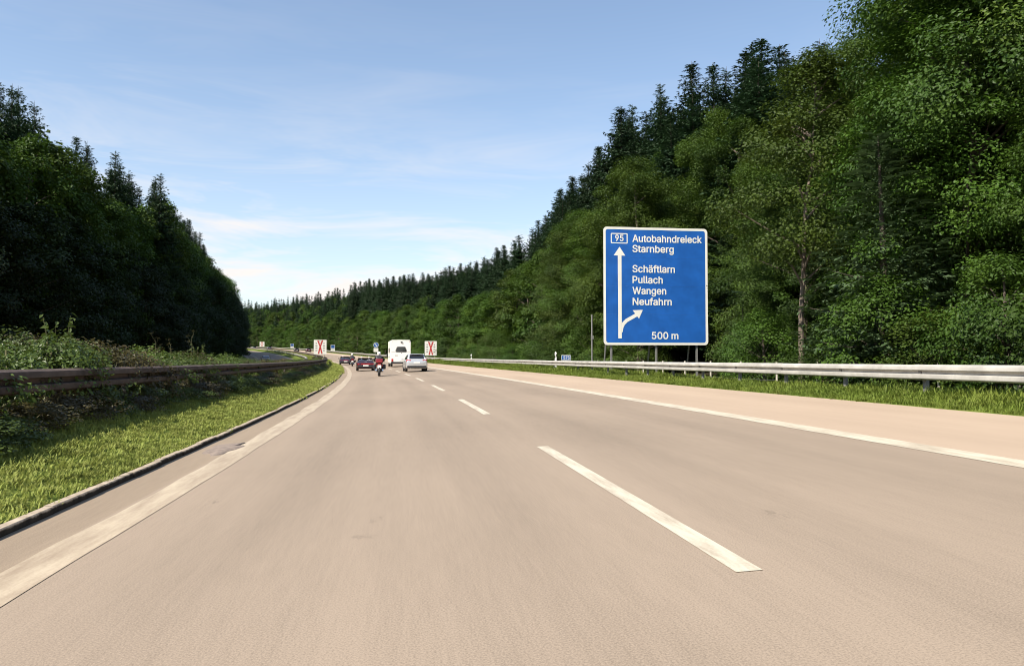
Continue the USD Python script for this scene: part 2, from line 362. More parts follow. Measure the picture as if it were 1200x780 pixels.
def tube(P, R, n=6):
    P = np.asarray(P, float)
    R = np.broadcast_to(R, len(P))
    t = np.gradient(P, axis=0); t /= np.linalg.norm(t, axis=1, keepdims=True) + 1e-12
    ref = np.where(np.abs(t[:, 2:]) < 0.9, [0, 0, 1.0], [1.0, 0, 0])
    a = np.cross(t, ref); a /= np.linalg.norm(a, axis=1, keepdims=True) + 1e-12
    b = np.cross(t, a)
    an = np.arange(n) * 2 * np.pi / n
    v = P[:, None] + R[:, None, None] * (np.cos(an)[None, :, None] * a[:, None] + np.sin(an)[None, :, None] * b[:, None])
    i, j = np.meshgrid(np.arange(len(P) - 1), np.arange(n), indexing='ij')
    q = np.stack([i * n + j, i * n + (j + 1) % n, (i + 1) * n + (j + 1) % n, (i + 1) * n + j], -1).reshape(-1, 4)
    f = np.vstack([q[:, [0, 1, 2]], q[:, [0, 2, 3]]])
    v = v.reshape(-1, 3)
    c0 = [[0, k + 1, k] for k in range(1, n - 1)]
    c1 = [[(len(P) - 1) * n, (len(P) - 1) * n + k, (len(P) - 1) * n + k + 1] for k in range(1, n - 1)]
    return trimesh.Trimesh(v, np.vstack([f, c0, c1]), process=False)


def strip(S, lats, dz, fn=None):
    """A sheet along the road between lats (each a number or an array over S); st = (lat, s)."""
    S = np.asarray(S, float)
    L = np.stack([np.broadcast_to(np.asarray(l, float), len(S)) for l in lats], 1)
    SS = np.repeat(S[:, None], L.shape[1], 1)
    v = pt(SS, L, dz)
    if fn is not None:
        v[..., 2] += fn(SS, L)
    n, k = L.shape
    i, j = np.meshgrid(np.arange(n - 1), np.arange(k - 1), indexing='ij')
    a = i * k + j
    q = np.stack([a, a + 1, a + k + 1, a + k], -1).reshape(-1, 4)
    f = np.vstack([q[:, [0, 1, 2]], q[:, [0, 2, 3]]])
    return trimesh.Trimesh(v.reshape(-1, 3), f, process=False), np.stack([L, SS], -1).reshape(-1, 2)


def spath(a, b, far=4.0):
    s = np.concatenate([np.arange(a, min(b, 200), 1.0), np.arange(max(a, 200), b, far) if b > 200 else [], [b]])
    return np.unique(s)


def extrude_path(S, lat0, prof, sign=1.0, dz=0.0, step_z=None):
    """A closed profile [(out, up), ...] swept along the road at lat0; out is towards +lat times sign."""
    prof = np.asarray(prof, float)
    S = np.asarray(S, float)
    n, k = len(S), len(prof)
    L = lat0 + sign * prof[None, :, 0].repeat(n, 0)
    base = pt(S, np.full(n, lat0), dz)[:, 2]
    v = pt(S[:, None].repeat(k, 1), L, 0, ground=False)
    v[..., 2] = base[:, None] + prof[None, :, 1]
    i, j = np.meshgrid(np.arange(n - 1), np.arange(k), indexing='ij')
    q = np.stack([i * k + j, i * k + (j + 1) % k, (i + 1) * k + (j + 1) % k, (i + 1) * k + j], -1).reshape(-1, 4)
    f = np.vstack([q[:, [0, 1, 2]], q[:, [0, 2, 3]]])
    if sign < 0:
        f = f[:, ::-1]
    return trimesh.Trimesh(v.reshape(-1, 3), f, process=False)


# ------------------------------------------------------------------ ground, road, markings, kerb
gs = np.unique(np.concatenate([np.arange(-60, 120, 2.0), np.arange(120, 400, 5.0), np.arange(400, 1601, 20.0)]))
gl = [-700, -400, -200, -120, -80, -60, -45, -35, -30, -26, -24, -22, -21, -20.45, -20.4, -19, -15, -11, -9.25, -9.2, -8.6, -7.6, -7.1, -6.6, -5.6, -4.7, -4.2, -3.6, -3.06, -2.98, -2.97,
      -2.8, 0, 3, 6, 8.98, 9.06, 9.5, 10.1, 10.6, 11.5, 13, 14.5, 16, 19, 22, 26, 30, 36, 45, 60, 90, 120, 200, 400, 700]


def ground_relief(s, l):
    under = ((l > -2.975) & (l < 9.0)) | ((l > -20.42) & (l < -9.22))
    rough = (meshkit.fbm(np.stack([s * 0.25, l * 0.6, 0 * s], -1), 3, 5) - 0.5) * np.clip((np.maximum(l - 9.3, -3.2 - l)) * 0.25, 0, 0.25)
    hill = np.clip((l - 25) / 120, 0, 1) * np.clip((s - 120) / 250, 0, 1) * 10
    return np.where(under, -0.05, rough + 0.004) + hill


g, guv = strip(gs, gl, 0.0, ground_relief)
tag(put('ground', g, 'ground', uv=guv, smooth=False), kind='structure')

road = thing('road', kind='structure')
S_ROAD = spath(-40, 1200)
for nm, lats, mt in (('gutter_strip', [-2.98, -2.44], 'gutter'), ('lane_surface', [-2.44, 0, 1.83, 5.85], 'asphalt'), ('hard_shoulder', [5.85, 9.0], 'shoulder')):
    if nm == 'hard_shoulder':
        rg = np.random.default_rng(4)
        edge = 9.04 + 0.05 * (meshkit.noise(np.stack([S_ROAD * 0.7, 0 * S_ROAD, 0 * S_ROAD], -1), 3) - 0.5)
        lats = [5.85, 7.5, edge]
    m_, uv_ = strip(S_ROAD, lats, 0.0, (lambda s, l: (l + 2.874) * SLOPE * (l < -2.874)) if nm == 'gutter_strip' else None)
    put(nm, m_, mt, road, uv=uv_)
sline = spath(-10, 900)
wob = lambda S, seed, amp: amp * (meshkit.fbm(np.stack([S * 0.55, 0 * S, 0 * S], -1), 3, seed) - 0.5)
m_, uv_ = strip(np.unique(np.concatenate([np.arange(-10, 60, 0.25), sline])), [0, 1], 0)
SL_ = np.unique(np.concatenate([np.arange(-10, 60, 0.25), sline]))
m_, uv_ = strip(SL_, [-2.43 + wob(SL_, 8, 0.10), -2.26, -2.075 + wob(SL_, 9, 0.05)], 0.004)
put('edge_line', m_, 'worn_line', road, uv=uv_, label='broad worn cream edge line beside the kerb')
m_, uv_ = strip(sline, [5.53, 5.69, 5.855], 0.004)
put('edge_line', m_, 'white_line', road, uv=uv_, label='solid white line before the hard shoulder')
for k in range(30):
    a = 3.968 + k * 12.131
    m_, uv_ = strip(np.linspace(a, a + 6.06, 13), [1.755, 1.905], 0.004)
    put('lane_dash', m_, 'white_line', road, uv=uv_)
th_ = np.linspace(0, 2 * np.pi, 25)[:-1]
prg = np.random.default_rng(21)
rad_ = 1 + 0.16 * prg.normal(size=24)
rings_ = [np.column_stack([pt(12.0 + 0.85 * q * rad_ * np.sin(th_), -2.62 + 0.26 * q * rad_ * np.cos(th_), hh_)]) for q, hh_ in ((1.0, 0.002), (0.9, 0.022), (0.55, 0.034))]
pv = np.vstack(rings_ + [pt(12.0, -2.62, 0.038)[None]])
pf = [[a * 24 + i, a * 24 + (i + 1) % 24, (a + 1) * 24 + (i + 1) % 24] for a in (0, 1) for i in range(24)] + [[a * 24 + i, (a + 1) * 24 + (i + 1) % 24, (a + 1) * 24 + i] for a in (0, 1) for i in range(24)] + [[48 + i, 48 + (i + 1) % 24, 72] for i in range(24)]
put('repair_patch', trimesh.Trimesh(pv, pf, process=False), 'kerb_patch', road, smooth=40)
orr = thing('opposite_road', kind='structure')
m_, uv_ = strip(S_ROAD, [-20.4, -15, -9.2], 0.0)
put('lane_surface', m_, 'asphalt', orr, uv=uv_)
for lt in (-19.9, -17.6, -9.9):
    m_, uv_ = strip(sline, [lt, lt + 0.18], 0.004)
    put('edge_line', m_, 'white_line', orr, uv=uv_)
for k in range(26):
    m_, uv_ = strip(np.linspace(k * 14 + 20, k * 14 + 26, 7), [-13.85, -13.7], 0.004)
    put('lane_dash', m_, 'white_line', orr, uv=uv_)

kerb = thing('kerb', kind='structure')
rg = np.random.default_rng(11)


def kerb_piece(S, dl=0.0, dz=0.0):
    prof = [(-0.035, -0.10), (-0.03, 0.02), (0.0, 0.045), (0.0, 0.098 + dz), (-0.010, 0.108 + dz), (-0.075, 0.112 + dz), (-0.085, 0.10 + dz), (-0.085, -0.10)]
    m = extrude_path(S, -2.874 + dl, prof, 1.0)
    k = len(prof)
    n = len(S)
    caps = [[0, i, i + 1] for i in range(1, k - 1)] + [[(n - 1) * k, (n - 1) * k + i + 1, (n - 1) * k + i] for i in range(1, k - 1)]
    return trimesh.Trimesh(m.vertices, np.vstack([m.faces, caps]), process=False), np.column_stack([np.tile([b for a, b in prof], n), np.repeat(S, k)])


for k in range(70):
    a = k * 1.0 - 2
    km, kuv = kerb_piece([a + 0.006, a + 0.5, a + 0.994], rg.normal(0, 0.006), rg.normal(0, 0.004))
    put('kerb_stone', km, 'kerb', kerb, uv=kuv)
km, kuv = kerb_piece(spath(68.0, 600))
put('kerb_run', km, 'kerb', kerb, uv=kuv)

# ------------------------------------------------------------------ guard rails
W = [(0.0, 0.0), (0.020, 0.004), (0.078, 0.030), (0.086, 0.050), (0.086, 0.108), (0.078, 0.116), (-0.010, 0.124), (-0.016, 0.15), (-0.010, 0.190), (0.078, 0.198), (0.086, 0.206), (0.086, 0.262),
     (0.078, 0.284), (0.020, 0.308), (0.0, 0.312)]
WPROF = [(a, b) for a, b in W] + [(a - 0.006, b) for a, b in W[::-1]]


def post_mesh(s, lat, h, out):
    """A sigma post with its spacer block behind the rail."""
    c = pt(s, lat)
    th = float(heading(s))
    ms = [box((0, 0, h / 2 - 0.1), (0.012, 0.10, h + 0.2)), box((0.03, 0.05, h / 2 - 0.1), (0.06, 0.012, h + 0.2)), box((0.03, -0.05, h / 2 - 0.1), (0.06, 0.012, h + 0.2)), box((-0.06 * out + 0.0, 0, h - 0.17), (0.11, 0.08, 0.22))]
    m = cat_(ms)
    m.apply_transform(trimesh.transformations.rotation_matrix(th, (0, 0, 1)))
    m.apply_translation(c)
    return m


def guard_rail(name, label, lat, side, s0, s1, near, mats, top=0.75, pitch=2.8, group=None):
    t = thing(name, label, 'guard rail', group)
    face = lat + side * 0.10
    L = pitch * 2
    k = 0
    a = s0
    lap = 0
    while a < near:
        z0 = top - 0.31
        S = np.linspace(a - 0.12, a + L + 0.12, 9)
        put('rail_panel', extrude_path(S, face + side * 0.0045 * (k % 2), WPROF, side, z0 + 0.004 * (k % 2)), mats[0], t, smooth=40)
        for q in (0.0, pitch):
            put('post', post_mesh(a + q, lat, top - 0.03, -side), mats[1], t)
            bolt = pt(a + q, face + side * 0.012, top - 0.155)
            put('bolt', trimesh.creation.icosphere(1, 0.018, ).apply_translation(bolt), mats[1], t)
        a += L
        k += 1
    if s1 > near:
        put('far_rail', extrude_path(spath(a + 0.12, s1, 3.0), face, WPROF, side, top - 0.31), mats[0], t, smooth=40)
        far = cat_([post_mesh(x, lat, top - 0.03, -side) for x in np.arange(a, min(s1, 320), pitch * 1.5)])
        tag(put('far_posts', far, mats[1], t), kind='stuff')
    return t


guard_rail('guard_rail', 'pale galvanised guard rail on the right grass verge below the blue sign', 10.6, -1, -8.0, 700, 90, ('zinc', 'post_zinc'))
guard_rail('guard_rail', 'dark brown guard rail in shade in front of the median hedge on the left', -4.75, 1, -8.0, 600, 80, ('rust_rail', 'rust_post'))
guard_rail('guard_rail', 'second guard rail behind the median hedge facing the opposite carriageway', -7.5, -1, 60.0, 600, 61, ('zinc', 'post_zinc'))

# ------------------------------------------------------------------ plants: leaf clouds, trees, shrubs
def rand_dirs(rg, n):
    v = rg.normal(size=(n, 3))
    return v / np.linalg.norm(v, axis=1, keepdims=True)


def leaves(C, N, size, rg, aspect=0.62, axis=None):
    """One folded leaf (two triangles) at each C, facing N."""
    n = len(C)
    N = N / (np.linalg.norm(N, axis=1, keepdims=True) + 1e-9)
    A = rand_dirs(rg, n) if axis is None else axis
    A = A - (A * N).sum(1, keepdims=True) * N
    A /= np.linalg.norm(A, axis=1, keepdims=True) + 1e-9
    B = np.cross(N, A)
    s = (np.broadcast_to(size, n) * rg.uniform(0.7, 1.3, n))[:, None]
    v = np.stack([C - A * s * 0.5, C + B * s * aspect * 0.5 + N * s * 0.10, C + A * s * 0.5, C - B * s * aspect * 0.5 + N * s * 0.10], 1).reshape(-1, 3)
    i = np.arange(n)[:, None] * 4
    return v, np.vstack([i + [0, 1, 2], i + [0, 2, 3]])


def broadleaf(seed, H, R, base, clumps, per, size, clump_r, squat=0.85, skirt=0.5, trunk=1.0):
    """(trunk mesh, crown mesh). Crown: clumps of leaves on limbs, with lobes and gaps."""
    rg = np.random.default_rng(seed)
    z = np.linspace(0, H * 0.9, 9)
    wig = np.cumsum(rg.normal(0, 0.018 * H, (9, 2)), 0) * np.linspace(0, 1, 9)[:, None] * 0.5
    P = np.column_stack([wig, z])
    tr = [tube(P, np.linspace((0.014 * H + 0.04) * trunk, 0.02, 9), 7)]
    t = rg.uniform(0, 1, clumps) ** 0.85
    prof = np.clip(np.sin(np.pi * np.clip(t, 0, 1) ** 0.72), 0, 1) ** 0.55
    prof = np.where(t < 0.35, np.maximum(prof, skirt + (1 - skirt) * t / 0.35 * 0.9), prof)
    ang = rg.uniform(0, 2 * np.pi, clumps)
    lob = 0.66 + 0.55 * meshkit.noise(np.column_stack([np.cos(ang) * 1.6 + 5, np.sin(ang) * 1.6 + 5, t * 4]), seed)
    fr = np.sqrt(rg.uniform(0.18, 1, clumps))
    rad = R * prof * lob * fr
    zc_ = base + t * (H - base - clump_r * 0.4)
    ax = np.column_stack([np.interp(zc_, z, P[:, 0]), np.interp(zc_, z, P[:, 1])])
    C = np.column_stack([ax[:, 0] + rad * np.cos(ang), ax[:, 1] + rad * np.sin(ang), zc_])
    for k in rg.choice(clumps, min(clumps, 26), replace=False):
        z0 = max(base * 0.7, C[k, 2] - 0.45 * np.hypot(*(C[k, :2] - ax[k])) - 0.4)
        z0 = min(z0, z[-1])
        a = np.array([np.interp(z0, z, P[:, 0]), np.interp(z0, z, P[:, 1]), z0])
        tip = a + (C[k] - a) * 0.88
        mid = (a + tip) / 2 + [0, 0, 0.25 * rg.uniform(-0.5, 1)]
        tr.append(tube([a, mid, tip], [0.0034 * H + 0.012, 0.002 * H + 0.008, 0.006], 5))
    cr = clump_r * rg.uniform(0.6, 1.25, clumps)
    idx = np.repeat(np.arange(clumps), np.maximum(3, (per * (cr / clump_r) ** 2)).astype(int))
    D = rand_dirs(rg, len(idx))
    r = rg.uniform(0.12, 1, len(idx)) ** 0.5
    off = D * r[:, None] * cr[idx][:, None]
    off[:, 2] *= squat * 0.75
    hz = np.linalg.norm(off[:, :2], axis=1)
    off[:, 2] -= 0.18 * hz ** 2 / np.maximum(cr[idx], 0.1)
    out = C[idx] - np.column_stack([ax[idx], np.full(len(idx), base + (H - base) * 0.4)])
    out /= np.linalg.norm(out, axis=1, keepdims=True) + 1e-9
    N = D * 0.5 + out * 0.45 + [0, 0, 0.65] + rg.normal(0, 0.38, (len(idx), 3))
    return cat_(tr), trimesh.Trimesh(*leaves(C[idx] + off, N, size, rg), process=False)


def spruce(seed, H, R, base=0.06, step=0.42, dens=1.0, sub=3, droop=0.35, gap=0.0, fat=1.0):
    """(trunk, crown): whorls of drooping boughs with hanging sprays, a pointed ragged top."""
    rg = np.random.default_rng(seed)
    lean = rg.normal(0, 0.008, 2)
    tr = [tube([[0, 0, -0.2], [lean[0] * H * .5, lean[1] * H * .5, H * 0.5], [lean[0] * H, lean[1] * H, H * 0.995]], [0.011 * H + 0.05, 0.007 * H + 0.02, 0.012], 7)]
    Cs, Ns, As, Ss = [], [], [], []
    z = base * H
    while z < H * 0.985:
        t = z / H
        Lw = R * (1 - t) ** 0.85 * (0.5 + 0.5 * min(1, t / 0.22)) * (1.0 if rg.uniform() > 0.22 else 0.72) + 0.10
        nb = max(4, int(round(rg.integers(6, 9) * dens)))
        ph = rg.uniform(0, 2 * np.pi)
        for k in range(nb):
            if rg.uniform() < gap:
                continue
            a = ph + 2 * np.pi * k / nb + rg.normal(0, 0.2)
            L = Lw * rg.uniform(0.68, 1.18)
            z1 = z + rg.normal(0, step * 0.3)
            d = np.array([math.cos(a), math.sin(a)])
            side = np.array([-d[1], d[0], 0])
            n = max(3, int(L / 0.30))
            u = np.linspace(0.12, 1, n)
            up = 0.30 * (t - 0.35)
            zz = z1 + L * (up * u - droop * u ** 1.6 * (1 - 0.6 * t) + 0.22 * u ** 4)
            ctr = np.column_stack([lean[0] * z1 + d[0] * L * u, lean[1] * z1 + d[1] * L * u, zz])
            if L > 1.6 and rg.uniform() < 0.22:
                tr.append(tube(ctr[[0, n // 2, n - 1]], [0.03, 0.02, 0.008], 4))
            w = (0.16 + 0.30 * (1 - np.abs(u - 0.45))) * np.clip(L * 0.5, 0.30 + 0.2 * (1 - t), 1.0) * fat
            for sg_ in (-1, 1):
                for q in range(sub):
                    ax_ = d.repeat(1)
                    dirv = np.column_stack([np.full(n, d[0]) * 0.55 + side[0] * sg_, np.full(n, d[1]) * 0.55 + side[1] * sg_, np.full(n, -0.35 - 0.25 * q)]) + rg.normal(0, 0.25, (n, 3))
                    dirv /= np.linalg.norm(dirv, axis=1, keepdims=True)
                    ln = w * rg.uniform(0.8, 1.4, n)
                    Cs.append(ctr + dirv * ln[:, None] * 0.5 + rg.normal(0, 0.05, (n, 3)))
                    As.append(dirv)
                    Ns.append(np.column_stack([rg.normal(0, 0.5, n) + 0.3 * d[0], rg.normal(0, 0.5, n) + 0.3 * d[1], np.full(n, 0.9)]))
                    Ss.append(ln)
            Cs.append(ctr[-1:] + [[d[0] * 0.1, d[1] * 0.1, 0]]); As.append(np.array([[d[0], d[1], 0.1]])); Ns.append(np.array([[0, 0, 1.0]])); Ss.append(np.array([0.4]))
        z += step * rg.uniform(0.8, 1.2) * (0.62 + 0.38 * (1 - t))
    C, N, A, S = np.vstack(Cs), np.vstack(Ns), np.vstack(As), np.concatenate(Ss)
    return cat_(tr), trimesh.Trimesh(*leaves(C, N, S, rg, 0.42, A), process=False)


def tree_class(name, parts, leaf, bark='bark', part_names=('trunk', 'crown')):
    p = proto_class(name)
    put(part_names[0], parts[0], bark, p, smooth=40)
    put(part_names[1], parts[1], leaf, p)
    return p.GetPath()


LEAF = ['leaf_a', 'leaf_b', 'leaf_c']
B_NEAR = [tree_class('broadleaf_tree_kind_%d' % i, broadleaf(100 + i, 16, 4.7, b, 150, 560, 0.12, 0.95), LEAF[i % 3], part_names=('trunk', 'crown')) for i, b in ((0, 1.0), (1, 2.2), (2, 1.2))]
B_TALL = [tree_class('tall_broadleaf_kind_%d' % i, broadleaf(130 + i, 24, 5.6, 2.5, 215, 640, 0.128, 1.15), LEAF[(i + 1) % 3]) for i in (0, 1)]
B_MID = [tree_class('broadleaf_mid_kind_%d' % i, broadleaf(150 + i, 15, 4.5, 0.6, 115, 170, 0.26, 1.05), LEAF[i % 3]) for i in range(4)]
B_DARK = [tree_class('dark_broadleaf_kind_%d' % i, broadleaf(170 + i, 15, 4.6, 0.5, 130, 160, 0.25, 1.05), 'leaf_d') for i in range(2)]  # front row of the left forest, shade put into the leaf colour
S_NEAR = [tree_class('spruce_kind_%d' % i, spruce(200 + i, 27, 5.7 + 0.45 * i, 0.10, (0.44, 0.40, 0.50, 0.54)[i], 1.35, 4, (0.40, 0.28, 0.48, 0.34)[i], (0.02, 0.05, 0.12, 0.2)[i], fat=1.1), 'needle') for i in range(4)]
S_LOW = [tree_class('young_conifer_kind_%d' % i, spruce(220 + i, 9, 2.3, 0.03, 0.26, 1.5, 4, 0.18, fat=0.5), ('needle_pale', 'needle')[i]) for i in range(2)]
SHRUB = [tree_class('undergrowth_kind_%d' % i, broadleaf(240 + i, 4.2, 2.3, 0.2, 80, 150, 0.11, 0.62, skirt=0.8), LEAF[i % 3]) for i in range(3)]
BARE = tree_class('bare_trunk_kind', broadleaf(262, 15, 3.4, 5.6, 130, 200, 0.14, 0.9, skirt=0.75, trunk=0.5), 'leaf_c', 'bark_pale')

trg = np.random.default_rng(77)
G_RB = 'leafy trees along the right forest edge'
G_RS = 'spruces standing behind the leafy edge on the right'
G_LB = 'leafy trees of the left forest edge'
G_LS = 'spruces of the left forest'
G_U = 'undergrowth at the foot of the right forest'


def zone(s):
    return ('right of the blue direction sign' if s < 38 else 'left of the blue direction sign' if s < 85 else 'near the crossed board' if s < 160 else 'towards the far bend')


TONE = {0: 'mid green', 1: 'deep green', 2: 'olive green'}


def grow(proto, name, s, lat, h_ref, h, label, cat='tree', group=None, wide=1.0, rot=None, sink=0.1):
    k = h / h_ref
    rz = trg.uniform(0, 6.283) if rot is None else rot
    p = pt(s, lat, 0.0) - [0, 0, sink]
    g_h = float(ground_relief(np.array([s]), np.array([float(lat)]))[0])
    p[2] += g_h
    w = k ** 0.5 * wide * trg.uniform(0.9, 1.12)
    return copies(proto, name, place(p, rz, (w, w, k), trg.uniform(0, 0.04), trg.uniform(0, 6.28)), label, cat, group)


SKY_X = [0, 23, 44, 53, 69, 90, 111, 138, 148, 187, 196, 212, 231, 251, 277, 290, 330, 380, 440, 500, 540, 560, 600, 640, 670, 700, 720, 745, 760, 800, 830, 870, 900, 940, 980, 1000, 1040, 1085, 1110, 1150]
SKY_Y = [83, 106, 120, 138, 165, 158, 168, 180, 200, 204, 231, 245, 277, 305, 328, 350, 341, 333, 328, 322, 312, 306, 284, 250, 215, 180, 150, 128, 112, 90, 66, 50, 52, 44, 44, 58, 62, 40, -40, -400]


def tree_height(s, lat, want, slack=0.0):
    """The height a tree standing there must have for its tip to reach the forest's outline as surveyed; never above `want` by much."""
    p = pt(s, lat); p[2] += float(ground_relief(np.array([float(s)]), np.array([float(lat)]))[0])
    d = p - [0, 0, CAM_Z]
    dep = float(d @ _f)
    if dep < 3:
        return want
    x = 600 + 910.5 * float(d @ _r) / dep
    y = float(np.interp(x, SKY_X, SKY_Y)) + slack
    h = ((390 - y) / 910.5 * dep - float(d @ _u)) / _u[2]
    return float(np.clip(h, 4.0, want * 1.15))


# singular trees that can be pointed at
grow(B_TALL[0], 'tall_tree', 21.6, 20.8, 24, 25, 'tallest leafy tree, rising out of the top right corner of the picture', rot=1.0)
grow(B_TALL[1], 'tall_tree', 13.5, 19.5, 24, 24, 'dark tall leafy tree at the far right edge of the picture behind the guard rail', rot=2.0)
grow(BARE, 'slender_tree', 27.8, 15.6, 15, 13.5, 'slender leafy tree with a bare pale leaning trunk behind the wire fence', rot=0.4, wide=0.95)
grow(S_LOW[0], 'young_pine', 22.0, 15.2, 9, 8.4, 'pale blue-green young conifer between leafy trees right of the bare trunk', rot=0.3, wide=1.25)
grow(S_LOW[0], 'young_pine', 36.5, 17.6, 9, 4.6, 'small young conifer just right of the large blue direction sign', rot=1.3, wide=0.9)
grow(B_NEAR[2], 'olive_tree', 62.0, 16.6, 16, 13, 'olive brown leafy tree rising behind the left edge of the blue direction sign', rot=0.6)

# right edge: leafy trees in front, spruces behind
s = 9.0
while s < 260:
    for row, (l0, hh) in enumerate(((17.8, 13.0), (22.0, 15.5))):
        if row == 1 and s > 200:
            continue
        ss, ll = s + trg.uniform(-1.3, 1.3) + row * 2, l0 + trg.uniform(-1.0, 1.4)
        near = ss < 75
        i = trg.integers(0, 3)
        h = hh * trg.uniform(0.80, 1.16) + (2.5 if ss > 90 else 0)
        h = min(h, tree_height(ss, ll, h, 30 + 20 * trg.uniform())) if row == 0 else tree_height(ss, ll, 21, trg.uniform(50, 120) * min(1, 70 / max(ss, 45)))
        if row == 0 and 24 < ss < 33:
            ll += 4.0
        if 26 < ss < 45:
            ll = max(ll, 0.43 * ss + 4.9)
        if row == 1 and 54 < ss < 190 and trg.uniform() < 0.85:
            grow(S_NEAR[trg.integers(0, 4)], 'spruce', ss, ll + 1.0, 27, tree_height(ss, ll + 1.0, 27, trg.uniform(0, 75) * min(1, 80 / ss)), f'dark spruce among the leafy trees of the right forest, {zone(ss)}', group=f'spruces among the leafy trees on the right, {zone(ss)}')
            continue
        if near:
            grow(B_NEAR[i], 'leafy_tree', ss, ll, 16, h, f'{TONE[i]} leafy tree of the right forest edge {zone(ss)}', group=f'{TONE[i]} leafy trees, right edge, {zone(ss)}')
        else:
            i = trg.integers(0, 4)
            grow(B_MID[i], 'leafy_tree', ss, ll, 15, h, f'{TONE[i % 3]} leafy tree of the right forest edge {zone(ss)}', group=f'{TONE[i % 3]} leafy trees, right edge, {zone(ss)}')
    s += 4.4 if s < 80 else 5.6
s = 14.0
while s < 330:
    for row, l0 in enumerate((26.0, 31.0)):
        ss, ll = s + trg.uniform(-1.5, 1.5) + row * 2, l0 + trg.uniform(-2.0, 2.0)
        if row == 1 and ss < 36:
            continue
        if row == 0 and ss < 42:
            grow(B_TALL[trg.integers(0, 2)], 'leafy_tree', ss, ll - 2, 24, tree_height(ss, ll - 2, trg.uniform(19, 22), trg.uniform(5, 30)), 'tall leafy tree standing back from the guard rail, right of the blue sign', group='tall leafy trees behind the front row, right of the sign')
            continue
        hgt = np.interp(ss, [40, 60, 80, 100, 140, 330], [30, 30, 30, 30, 29, 29])
        hgt = tree_height(ss, ll, hgt, trg.choice([-16, -8, 0, 10, 28]) * min(1.0, 70 / ss))
        grow(S_NEAR[trg.integers(0, 4)], 'spruce', ss, ll, 27, hgt, f'dark spruce with its top above the leafy trees, {zone(ss * 0.8)}', group=f'spruces of the right forest, {zone(ss * 0.8)}', wide=trg.uniform(0.8, 1.25))
    s += 3.4 if s < 120 else 5.5
s = 12.0
while s < 170:
    ll = 14.6 + trg.uniform(-0.5, 1.0) + (1.5 if 25 < s < 31 else 0)
    if 26 < s < 44:
        ll = max(ll, 0.44 * s + 2.2)
    if not (24.5 < s < 30):
        grow(SHRUB[trg.integers(0, 3)], 'undergrowth_bush', s, ll, 4.2, trg.uniform(2.2, 4.6), f'leafy bush behind the right guard rail, {zone(s)}', 'bush', f'undergrowth, {zone(s)}')
    s += 2.4 if s < 60 else 4.0

# left forest: leafy front, spruces behind
LZ = lambda s: 'near the picture edge' if s < 75 else 'mid outline' if s < 150 else 'at the far end'
grow(S_NEAR[2], 'spruce', 104.0, -25.0, 27, tree_height(104.0, -25.0, 26, -4), 'lone spruce tip standing out of the leafy left forest towards the sky', wide=0.8)
s = 26.0
while s < 330:
    for row, (l0, hh) in enumerate(((-23.9, 13.5), (-27.0, 19.0))):
        ss, ll = s + trg.uniform(-1.5, 1.5) + row * 2, l0 - trg.uniform(-0.4, 1.3)
        h = (hh + (1.5 if row == 0 and ss > 110 else 0)) * trg.uniform(0.84, 1.10)
        h = tree_height(ss, ll, h * 1.1, trg.uniform(22, 62) * min(1, 80 / ss)) if row else min(h, tree_height(ss, ll, h, 15))
        k = trg.integers(0, 4)
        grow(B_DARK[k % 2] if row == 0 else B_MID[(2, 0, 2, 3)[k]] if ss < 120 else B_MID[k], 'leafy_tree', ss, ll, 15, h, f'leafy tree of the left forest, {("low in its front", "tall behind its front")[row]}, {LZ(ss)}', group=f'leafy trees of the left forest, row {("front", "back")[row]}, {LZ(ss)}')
    s += 4.6
s = 40.0
while s < 200:
    ss, ll = s + trg.uniform(-1.5, 1.5), -29.3 + trg.uniform(-1.5, 1.2)
    grow(S_NEAR[trg.integers(0, 4)], 'spruce', ss, ll, 27, tree_height(ss, ll, 30, trg.choice([-6, 0, 8, 20]) * min(1, 80 / ss)), f'dark spruce rising from the left forest against the sky, {LZ(ss)}', group=f'spruces of the left forest, {LZ(ss)}', wide=0.85)
    s += 3.6

# the distant forest round the bend
far = UsdGeom.PointInstancer.Define(stage, '/World/distant_forest')
tag(far, 'forest of dark conifers and leafy trees closing the bend beyond the signs', 'forest', None, 'stuff')
fk = []
for i in range(3):
    a, b = broadleaf(300 + i, 16, 4.6, 0.4, 75, 55, 0.46, 1.15, skirt=0.8)
    q = UsdGeom.Xform.Define(stage, f'/World/distant_forest/leafy_kind_{i}' if i else '/World/distant_forest/leafy_kind')
    put('trunk', a, 'bark', q); put('crown', b, LEAF[i], q); fk.append(q.GetPath())
for i in range(4):
    a, b = spruce(320 + i, 27, (5.6, 4.6, 6.2, 5.0)[i], 0.12, (0.74, 0.66, 0.9, 0.6)[i], 0.95, 3, (0.38, 0.28, 0.48, 0.2)[i], (0, 0.05, 0.12, 0.2)[i], fat=1.6)
    q = UsdGeom.Xform.Define(stage, f'/World/distant_forest/conifer_kind_{i}' if i else '/World/distant_forest/conifer_kind')
    put('trunk', a, 'bark', q); put('crown', b, 'needle', q); fk.append(q.GetPath())
far.CreatePrototypesRel().SetTargets(fk)
fp, fi, fs, fo = [], [], [], []


def far_tree(s, lat, kind, h):
    p = pt(s, lat); p[2] += float(ground_relief(np.array([float(s)]), np.array([float(lat)]))[0]) - 0.2
    h = min(h, tree_height(s, lat, h, trg.uniform(-3, 9) if kind >= 3 else trg.uniform(3, 12)))
    k = h / (16 if kind < 3 else 27)
    w = k ** 0.6 * trg.uniform(0.8, 1.3)
    a = trg.uniform(0, 6.283) / 2
    fp.append(p); fi.append(int(kind)); fs.append((w, w, k)); fo.append((math.cos(a), 0, 0, math.sin(a)))


